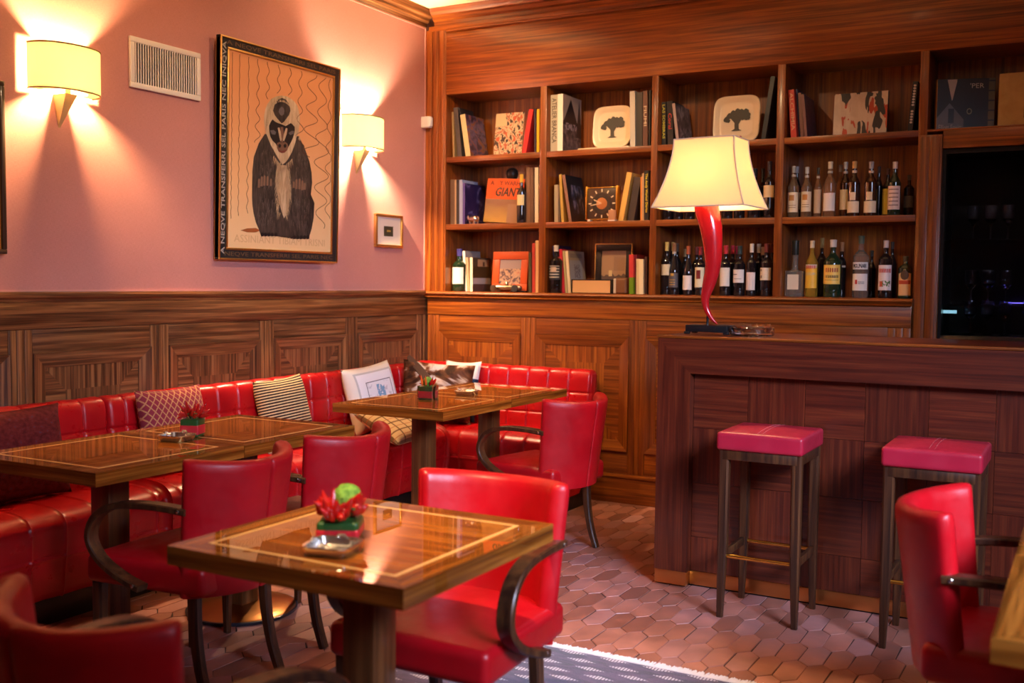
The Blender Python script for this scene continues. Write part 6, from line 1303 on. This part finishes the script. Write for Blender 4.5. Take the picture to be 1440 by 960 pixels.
standing_panel('abstract_canvas', 'small abstract canvas with black and red streaks in the fourth top compartment', 'canvas', 2.684, 2.972, ZS1, 0.240, 0.10, 0.10, ab, mat('canvas_edge', (0.03, 0.03, 0.05), 0.6), 0.03)
# orange topped book with lettering
t = thing('art_book', 'book with an orange lettered top standing behind the gold capped bottle', 'book', (0.535, 0.12, ZS2+0.0125)); t.rotation_euler = (-0.10, 0.06, 0)
b = MB(); b.uv = b.bm.loops.layers.uv.new('UVMap'); b.box(-0.142, 0.142, 0, 0.03, 0, 0.293, PAGES); OR = mat('orange_cover_top', (0.80, 0.105, 0.015), 0.4); PH = art_mat('yellow_photo', lambda nt, uv: mixc(nt, mixc(nt, (0.62, 0.36, 0.05), (0.22, 0.10, 0.04), math_(nt, 'ADD', xyz(nt, uv)[1], math_(nt, 'MULTIPLY', noise(nt, mp(nt, uv, (3, 3, 1)), 1, 3), 0.4))), (0.30, 0.16, 0.08), rect(nt, uv, 0.62, 1.0, 0.0, 0.8)))
b.box(-0.142, 0.142, -0.002, 0, 0.155, 0.293, OR); b.grid(1, 1, lambda u, v_: Vector((-0.142+0.284*u, -0.002, 0.155*v_)), PH, uv=lambda u, v_: (u, v_)); b.build('cover', t, smooth=False)
b = MB(); INK = mat('black_cover_ink', (0.03, 0.015, 0.012), 0.5)
b.text('A    Y WARH', 0.04, mat('brown_cover_ink', (0.20, 0.03, 0.01), 0.5), Matrix(((1, 0, 0, -0.005), (0, 0, -1, -0.0024), (0, 1, 0, 0.263), (0, 0, 0, 1))), fit=(0.225, 0.028), ext=0.0003, bold=0.0008)
b.text('GIANT', 0.06, INK, Matrix(((1, 0.2, 0, 0.025), (0, 0, -1, -0.0024), (0, 1, 0, 0.204), (0, 0, 0, 1))), fit=(0.19, 0.060), ext=0.0003, bold=0.0016); b.build('cover_lettering', t, smooth=False)
t = thing('ornament', 'dark round headed ornament behind the orange topped book', 'ornament', (0.555, 0.22, ZS2+0.0005))
b = MB(); b.lathe([(0.0, 0.0), (0.045, 0.0), (0.05, 0.01), (0.028, 0.05), (0.022, 0.20), (0.020, 0.285), (0.026, 0.30)], mat('dark_bronze', (0.03, 0.02, 0.015), 0.35), n=24); b.build('stand', t)
b = MB(); b.lathe([(0.020, 0.298), (0.036, 0.315), (0.042, 0.340), (0.038, 0.362), (0.022, 0.378), (0.0, 0.382)], mat('dark_bronze', (0.03, 0.02, 0.015), 0.35), n=24); b.build('round_head', t)
# silver pig
t = thing('pig_figurine', 'small silver pig figurine in front of the dark blue book', 'figurine', (0.360, 0.050, ZS2+0.0005), -0.35)
def ell(q): return q
b = MB(); b.rbox((0.040, 0.026, 0.023), 0.0229, STEEL, (0, 0, 0.034), 5, 5); b.build('body', t, angle=80)
b = MB(); b.rbox((0.017, 0.016, 0.016), 0.0158, STEEL, (-0.047, 0, 0.038), 3, 4); b.lathe([(0.0, 0.0), (0.008, 0.0), (0.008, 0.008), (0.0, 0.008)], STEEL, n=12, M=T(-0.062, 0, 0.036) @ Matrix.Rotation(-PI/2, 4, 'Y'))
for sy in (-1, 1): b.tube([(-0.044, sy*0.009, 0.050), (-0.047, sy*0.014, 0.062)], [0.006, 0.001], STEEL, 8)
b.build('head', t, angle=80)
for sx in (-1, 1):
    for sy in (-1, 1): b = MB(); b.tube([(sx*0.024, sy*0.013, 0.020), (sx*0.025, sy*0.014, 0.0)], [0.008, 0.006], STEEL, 10); b.build('leg', t)
b = MB(); b.tube([(0.038, 0, 0.040), (0.046, 0.003, 0.046), (0.048, -0.002, 0.041), (0.052, 0.0, 0.047)], 0.0018, STEEL, 6); b.build('tail', t)
# model racing car
t = thing('model_car', 'small metal vintage racing car in front of the orange framed photo', 'model car', (0.613, 0.060, ZL+0.0005), 0.15)
PEW = mat('pewter', (0.42, 0.36, 0.26), 0.28, 1.0); TYR = mat('black_tyre', (0.03, 0.025, 0.025), 0.6)
def carf(q): 
    k = (q.x+0.105)/0.21; q.y *= 0.55+0.55*math.sin(PI*min(1, k*0.85+0.12)); q.z *= 0.7+0.35*math.sin(PI*min(1, k*0.8+0.1)); return q
b = MB(); b.rbox((0.105, 0.026, 0.017), 0.0165, PEW, (0, 0, 0.030), 8, 4, carf); b.build('body', t, angle=70)
b = MB(); b.lathe([(0.0, 0.0), (0.010, 0.004), (0.013, 0.014), (0.009, 0.024), (0.0, 0.028)], PEW, (0.0, 0, 0.044), 14); b.tube([(0.03, -0.012, 0.044), (0.032, 0, 0.056), (0.03, 0.012, 0.044)], 0.0018, PEW, 6); b.build('driver', t)
for sx in (-0.078, 0.070):
    for sy in (-0.043, 0.043): b = MB(); b.lathe([(0.010, -0.007), (0.022, -0.006), (0.0245, 0.0), (0.022, 0.006), (0.010, 0.007), (0.0, 0.006)], TYR if sx > 0 else PEW, n=22, M=T(sx, sy, 0.0245) @ Matrix.Rotation(PI/2, 4, 'X')); w_ = b.build('wheel', t)
b = MB()
for sx in (-0.078, 0.070): b.tube([(sx, -0.043, 0.0245), (sx, 0.043, 0.0245)], 0.003, PEW, 8)
b.build('axle', t)
b = MB(); b.box(0.030, 0.135, -0.020, 0.022, 0.001, 0.010, BLACK, 0.002); b.build('stand', t)
def framed(label, x0, x1, z, h, y, tilt, fw, fm_, face, edge=None, name='framed_photo'):
    t = thing(name, label, 'picture frame', ((x0+x1)/2, y, z+0.0005+0.024*math.sin(tilt))); t.rotation_euler = (-tilt, 0, 0); w = (x1-x0)/2
    b = MB()
    for a0, a1, c0, c1 in ((-w, w, 0, fw), (-w, w, h-fw, h), (-w, -w+fw, fw, h-fw), (w-fw, w, fw, h-fw)): b.box(a0, a1, 0.0, 0.018, c0, c1, fm_, 0.003)
    b.build('frame', t)
    if edge:
        b = MB()
        for a0, a1, c0, c1 in ((-w-0.004, w+0.004, h-0.001, h+0.005), (-w-0.004, -w+0.003, 0, h), (w-0.003, w+0.004, 0, h)): b.box(a0, a1, -0.003, 0.018, c0, c1, edge, 0.001)
        b.build('gilt_edge', t)
    b = MB(); b.grid(1, 1, lambda u, v_: Vector((-w+fw+(2*w-2*fw)*u, 0.009, fw+(h-2*fw)*v_)), face, uv=lambda u, v_: (u, v_)); b.build('photo', t, smooth=False)
    b = MB(); b.box(-0.02, 0.02, 0.0, 0.006, 0.0, h*0.8, fm_, M=T(0, 0.018, 0.01, 0, 0.0)); b.build('strut', t)
race = art_mat('faded_race_photo', lambda nt, uv: mixc(nt, blot([(0.42, (0.10, 0.06, 0.07)), (0.50, (0.46, 0.28, 0.20)), (0.62, (0.55, 0.34, 0.20)), (0.72, (0.45, 0.12, 0.10))], (6, 6, 1), 6)(nt, uv), (0.34, 0.25, 0.24), rect(nt, uv, 0, 1, 0.62, 1)))
framed('orange red picture frame with a faded racing photo on the bottom shelf', 0.470, 0.738, ZL, 0.268, 0.10, 0.10, 0.052, mat('orange_red_frame', (0.62, 0.09, 0.02), 0.4), race)
pr = art_mat('brown_landscape_print', lambda nt, uv: mixc(nt, mixc(nt, mixc(nt, (0.38, 0.23, 0.13), (0.30, 0.18, 0.11), rect(nt, uv, 0.5, 0.95, 0.45, 0.85)), (0.11, 0.07, 0.06), math_(nt, 'LESS_THAN', xyz(nt, uv)[1], math_(nt, 'ADD', 0.16, math_(nt, 'MULTIPLY', noise(nt, mp(nt, uv, (4, 0.1, 1)), 1, 1), 0.36)))), (0.62, 0.46, 0.22), rect(nt, uv, 0.30, 0.44, 0.30, 0.46)))
framed('black framed brown landscape print with a gilt edge on the bottom shelf', 1.197, 1.447, ZL, 0.312, 0.17, 0.04, 0.040, mat('black_frame', (0.018, 0.014, 0.013), 0.35), pr, GOLD)
# flat book and box
t = thing('book', 'thick book lying flat with its pages facing out, black covers, on the bottom shelf', 'book', (1.100, 0.030, ZL+0.0005))
b = MB(); b.box(0, 0.274, 0, 0.20, 0, 0.004, BLACK, 0.001); b.box(0, 0.274, 0, 0.20, 0.083, 0.088, BLACK, 0.001); b.box(0, 0.006, 0, 0.20, 0.004, 0.083, BLACK); b.box(0.268, 0.274, 0, 0.2, 0.004, 0.083, BLACK); b.build('cover', t)
b = MB(); b.box(0.0065, 0.2675, 0.003, 0.19, 0.0045, 0.0825, mat('cream_page_edges', (0.72, 0.42, 0.18), 0.7)); b.build('pages', t)
t = thing('leather_case', 'small brown leather case with a cream edge beside the flat thick book', 'case', (1.425, 0.100, ZL+0.0005))
b = MB(); b.rbox((0.042, 0.050, 0.050), 0.014, mat('brown_case_leather', (0.20, 0.08, 0.03), 0.45), (0, 0, 0.050), 3, 3); b.build('body', t); b = MB(); b.rbox((0.010, 0.046, 0.047), 0.006, mat('cream_edge', (0.62, 0.50, 0.36), 0.6), (-0.036, -0.006, 0.048), 2, 2); b.build('edge_band', t)
# tree plates
def plate(label, x, y, z, s, ink):
    t = thing('square_plate', label, 'plate', (x, y, z+0.0025), 0, 'square plates with a tree'); t.rotation_euler = (-0.10, 0, 0)
    def sq(r_, yy): return [Vector((r_*math.copysign(abs(math.cos(q))**0.42, math.cos(q)), yy, s/2+r_*math.copysign(abs(math.sin(q))**0.42, math.sin(q)))) for q in [2*PI*k/48 for k in range(48)]]
    b = MB(); r_ = s/2; b.rings([sq(r_*0.7, 0.020), sq(r_*0.97, 0.010), sq(r_, 0.004), sq(r_*0.98, 0.0), sq(r_*0.84, 0.003), sq(r_*0.76, 0.011), sq(r_*0.68, 0.012), sq(r_*0.2, 0.012)], CREAM); b.build('dish', t, angle=50)
    b = MB(); yy = 0.0085; cz = s*0.50; rnd = random.Random(4)
    b.prism([(-0.030, cz-0.068), (0.034, cz-0.068), (0.016, cz-0.058), (0.013, cz-0.030), (0.030, cz+0.002), (-0.012, cz+0.012), (-0.034, cz+0.004), (-0.012, cz-0.020), (-0.010, cz-0.056)], yy, yy+0.001, ink, 'y')
    for (px, pz, pr) in [(-0.062, -0.002, 0.017), (-0.045, 0.018, 0.017), (-0.050, -0.010, 0.012), (-0.022, 0.030, 0.020), (0.004, 0.040, 0.020), (0.028, 0.034, 0.021), (0.054, 0.038, 0.018), (0.066, 0.018, 0.017), (0.056, 0.006, 0.018), (0.032, 0.012, 0.022), (0.004, 0.020, 0.022), (-0.024, 0.012, 0.016), (0.070, 0.002, 0.012)]:
        q = [(px+pr*(1+0.10*math.sin(7*k))*math.cos(2*PI*k/18), cz+0.004+pz+pr*(1+0.10*math.cos(5*k))*math.sin(2*PI*k/18)) for k in range(18)]
        yy -= 0.00006; b.prism(q, yy, yy+0.001, ink, 'y')
    b.build('tree_motif', t, smooth=False)
TI = mat('plate_tree_ink', (0.030, 0.022, 0.015), 0.5)
plate('cream square plate with a dark tree between the church book and grey spines', 1.325, 0.10, ZS1+0.014, 0.262, TI)
plate('cream square plate with a black tree standing above the lamp shade', 2.118, 0.11, ZS1, 0.282, TI)
t = thing('book', 'thin pale book lying flat under the left tree plate', 'book', (1.125, 0.045, ZS1+0.0003)); b = MB(); b.box(0, 0.345, 0, 0.19, 0, 0.013, CREAM, 0.002); b.build('cover', t); b = MB(); b.box(0.004, 0.341, -0.0006, 0.001, 0.003, 0.010, PAGES); b.build('pages', t)
t = thing('ornament', 'tiny orange ornament in front of the right tree plate', 'ornament', (2.17, 0.045, ZS1+0.0005)); b = MB(); b.lathe([(0.0, 0.0), (0.030, 0.0), (0.033, 0.006), (0.026, 0.014), (0.010, 0.020), (0.0, 0.021)], mat('orange_glaze', (0.70, 0.28, 0.03), 0.4), n=20); b.build('dish', t); b = MB(); b.lathe([(0, 0), (0.008, 0.0), (0.006, 0.010), (0, 0.013)], mat('rose_glaze', (0.50, 0.12, 0.10), 0.4), (0, 0, 0.020), 12); b.build('knob', t)
# desk clock
t = thing('desk_clock', 'square brass and black desk clock on the middle shelf', 'clock', (1.290, 0.055, ZS2+0.0005)); h = 0.213
b = MB(); b.box(-0.100, 0.100, 0.004, 0.030, 0.014, h, mat('clock_dark_face', (0.050, 0.024, 0.014), 0.3, coat=0.5), 0.002); b.build('face', t)
b = MB()
for sx in (-1, 1): b.box(sx*0.103-0.006, sx*0.103+0.006, -0.006, 0.045, 0.012, h+0.008, BRASS, 0.002)
b.box(-0.1, 0.1, 0.0, 0.03, h-0.004, h+0.001, BRASS, 0.001); b.box(-0.1, 0.1, 0.0, 0.03, 0.012, 0.018, BRASS, 0.001); b.build('frame', t)
b = MB(); cz = 0.113
Mf = lambda a: T(0, 0.0035, cz) @ Matrix.Rotation(a, 4, 'Y')
for k in range(12): b.box(-0.0035, 0.0035, -0.002, 0.0, 0.072, 0.090, mat('clock_ivory', (0.75, 0.62, 0.42), 0.4), M=Mf(k*PI/6))
b.build('hour_marks', t, smooth=False)
b = MB(); b.lathe([(0.0, 0.0), (0.036, 0.0), (0.036, 0.003), (0.0, 0.004)], mat('clock_copper_disc', (0.65, 0.35, 0.16), 0.30, 1.0), n=32, M=T(0, 0.003, cz) @ Matrix.Rotation(PI/2, 4, 'X')); b.lathe([(0.036, 0.0), (0.066, 0.0), (0.066, 0.001), (0.036, 0.001)], BLACK, n=36, M=T(0, 0.0035, cz) @ Matrix.Rotation(PI/2, 4, 'X')); b.build('dial', t)
b = MB(); b.box(-0.0032, 0.0032, -0.0065, -0.0045, 0.0, 0.058, CREAM, M=Mf(-1.15)); b.box(-0.002, 0.002, -0.0065, -0.0045, 0.0, 0.075, CREAM, M=Mf(-1.72)); b.build('hands', t, smooth=False)
for sx in (-1, 1): b = MB(); b.box(sx*0.085-0.010, sx*0.085+0.010, -0.006, 0.034, 0.0, 0.014, WHITE, 0.003); b.build('foot', t)
t = thing('glass_holder', 'small orange tinted glass holder beside the desk clock', 'holder', (1.378, 0.022, ZS2+0.0005)); b = MB(); b.box(-0.024, 0.024, -0.015, 0.015, 0.0, 0.006, WHITE, 0.002); b.build('base', t); b = MB(); b.box(-0.022, 0.022, -0.012, 0.012, 0.006, 0.068, mat('orange_tinted_glass', (0.85, 0.45, 0.25), 0.1, trans=0.5), 0.002); b.build('body', t)
# the end compartment above the dark cabinet
t = thing('photo_book', 'thick dark photo book with an orange spine, right of the bookcase stile', 'book', (3.233, 0.060, ZS1+0.0005), math.radians(16))
road = art_mat('grey_road_cover', lambda nt, uv: mixc(nt, mixc(nt, mixc(nt, mixc(nt, mixc(nt, (0.018, 0.018, 0.022), (0.13, 0.13, 0.16), tri(nt, uv, 0.22, 0.75, -0.45, 0.53)), (0.016, 0.016, 0.020), rect(nt, uv, 0.47, 0.89, 0, 1)), (0.50, 0.45, 0.46), math_(nt, 'MULTIPLY', rect(nt, uv, 0.17, 0.34, 0.58, 0.99), math_(nt, 'LESS_THAN', math_(nt, 'ABSOLUTE', math_(nt, 'SUBTRACT', xyz(nt, uv)[0], 0.26)), math_(nt, 'MULTIPLY', math_(nt, 'SUBTRACT', xyz(nt, uv)[1], 0.55), 0.2)))), (0.015, 0.013, 0.016), rect(nt, uv, 0.20, 0.30, 0.14, 0.42)), (0.10, 0.08, 0.03), math_(nt, 'MULTIPLY', rect(nt, uv, 0.89, 1.0, 0, 1), stripes(nt, math_(nt, 'MULTIPLY', xyz(nt, uv)[1], 5.2), 0.85))))
b = MB(); b.uv = b.bm.loops.layers.uv.new('UVMap'); w, hh, d = 0.285, 0.268, 0.050
b.box(0, w, 0.0, 0.003, 0, hh, road); b.box(0, w, d-0.003, d, 0, hh, BLACK)
for f in b.bm.faces:
    for l in f.loops: l[b.uv].uv = (l.vert.co.x/w, l.vert.co.z/hh)
b.build('cover', t, smooth=False)
b = MB(); b.box(-0.003, 0.0, 0.0, d, 0, hh, mat('orange_cloth_spine', (0.72, 0.30, 0.06), 0.6)); b.build('spine', t, smooth=False); b = MB(); b.box(0.0005, w-0.004, 0.0035, d-0.0035, 0.003, hh-0.003, PAGES); b.build('pages', t, smooth=False)
b = MB(); LT = mat('pale_cover_ink', (0.50, 0.46, 0.42), 0.5)
b.text("'PER", 0.03, LT, Matrix(((1, 0, 0, w*0.69), (0, 0, -1, -0.0003), (0, 1, 0, hh*0.86), (0, 0, 0, 1))), fit=(w*0.24, 0.026), ext=0.0002); b.text('Elliott Erwitt', 0.03, LT, Matrix(((1, 0, 0, w*0.24), (0, 0, -1, -0.0003), (0, 1, 0, hh*0.055), (0, 0, 0, 1))), fit=(w*0.40, 0.028), ext=0.0002)
b.text('o', 0.03, mat('pale_figure', (0.30, 0.30, 0.22), 0.5), Matrix(((1, 0, 0, w*0.565), (0, 0, -1, -0.0003), (0, 1, 0, hh*0.36), (0, 0, 0, 1))), fit=(0.028, 0.034), ext=0.0002); b.build('cover_lettering', t, smooth=False)
motif = art_mat('leafy_motif', lambda nt, uv: mixc(nt, mixc(nt, blot([(0.3, (0.50, 0.30, 0.09)), (0.7, (0.62, 0.40, 0.15))], (3, 3, 1), 3)(nt, uv), (0.10, 0.06, 0.02), math_(nt, 'SUBTRACT', rect(nt, uv, 0.40, 0.98, 0.16, 0.80), rect(nt, uv, 0.43, 0.95, 0.19, 0.77))), (0.30, 0.055, 0.02), math_(nt, 'MULTIPLY', rect(nt, uv, 0.43, 0.95, 0.19, 0.77), math_(nt, 'GREATER_THAN', noise(nt, mp(nt, uv, (4, 10, 1), 0.6), 1, 2, 0.8), 0.48))))
standing_panel('painted_tile', 'tan painted tile with a reddish leaf motif at the upper right edge', 'tile', 3.527, 3.830, ZS1, 0.283, 0.10, 0.08, motif, mat('tile_edge', (0.40, 0.24, 0.08), 0.5), 0.014)
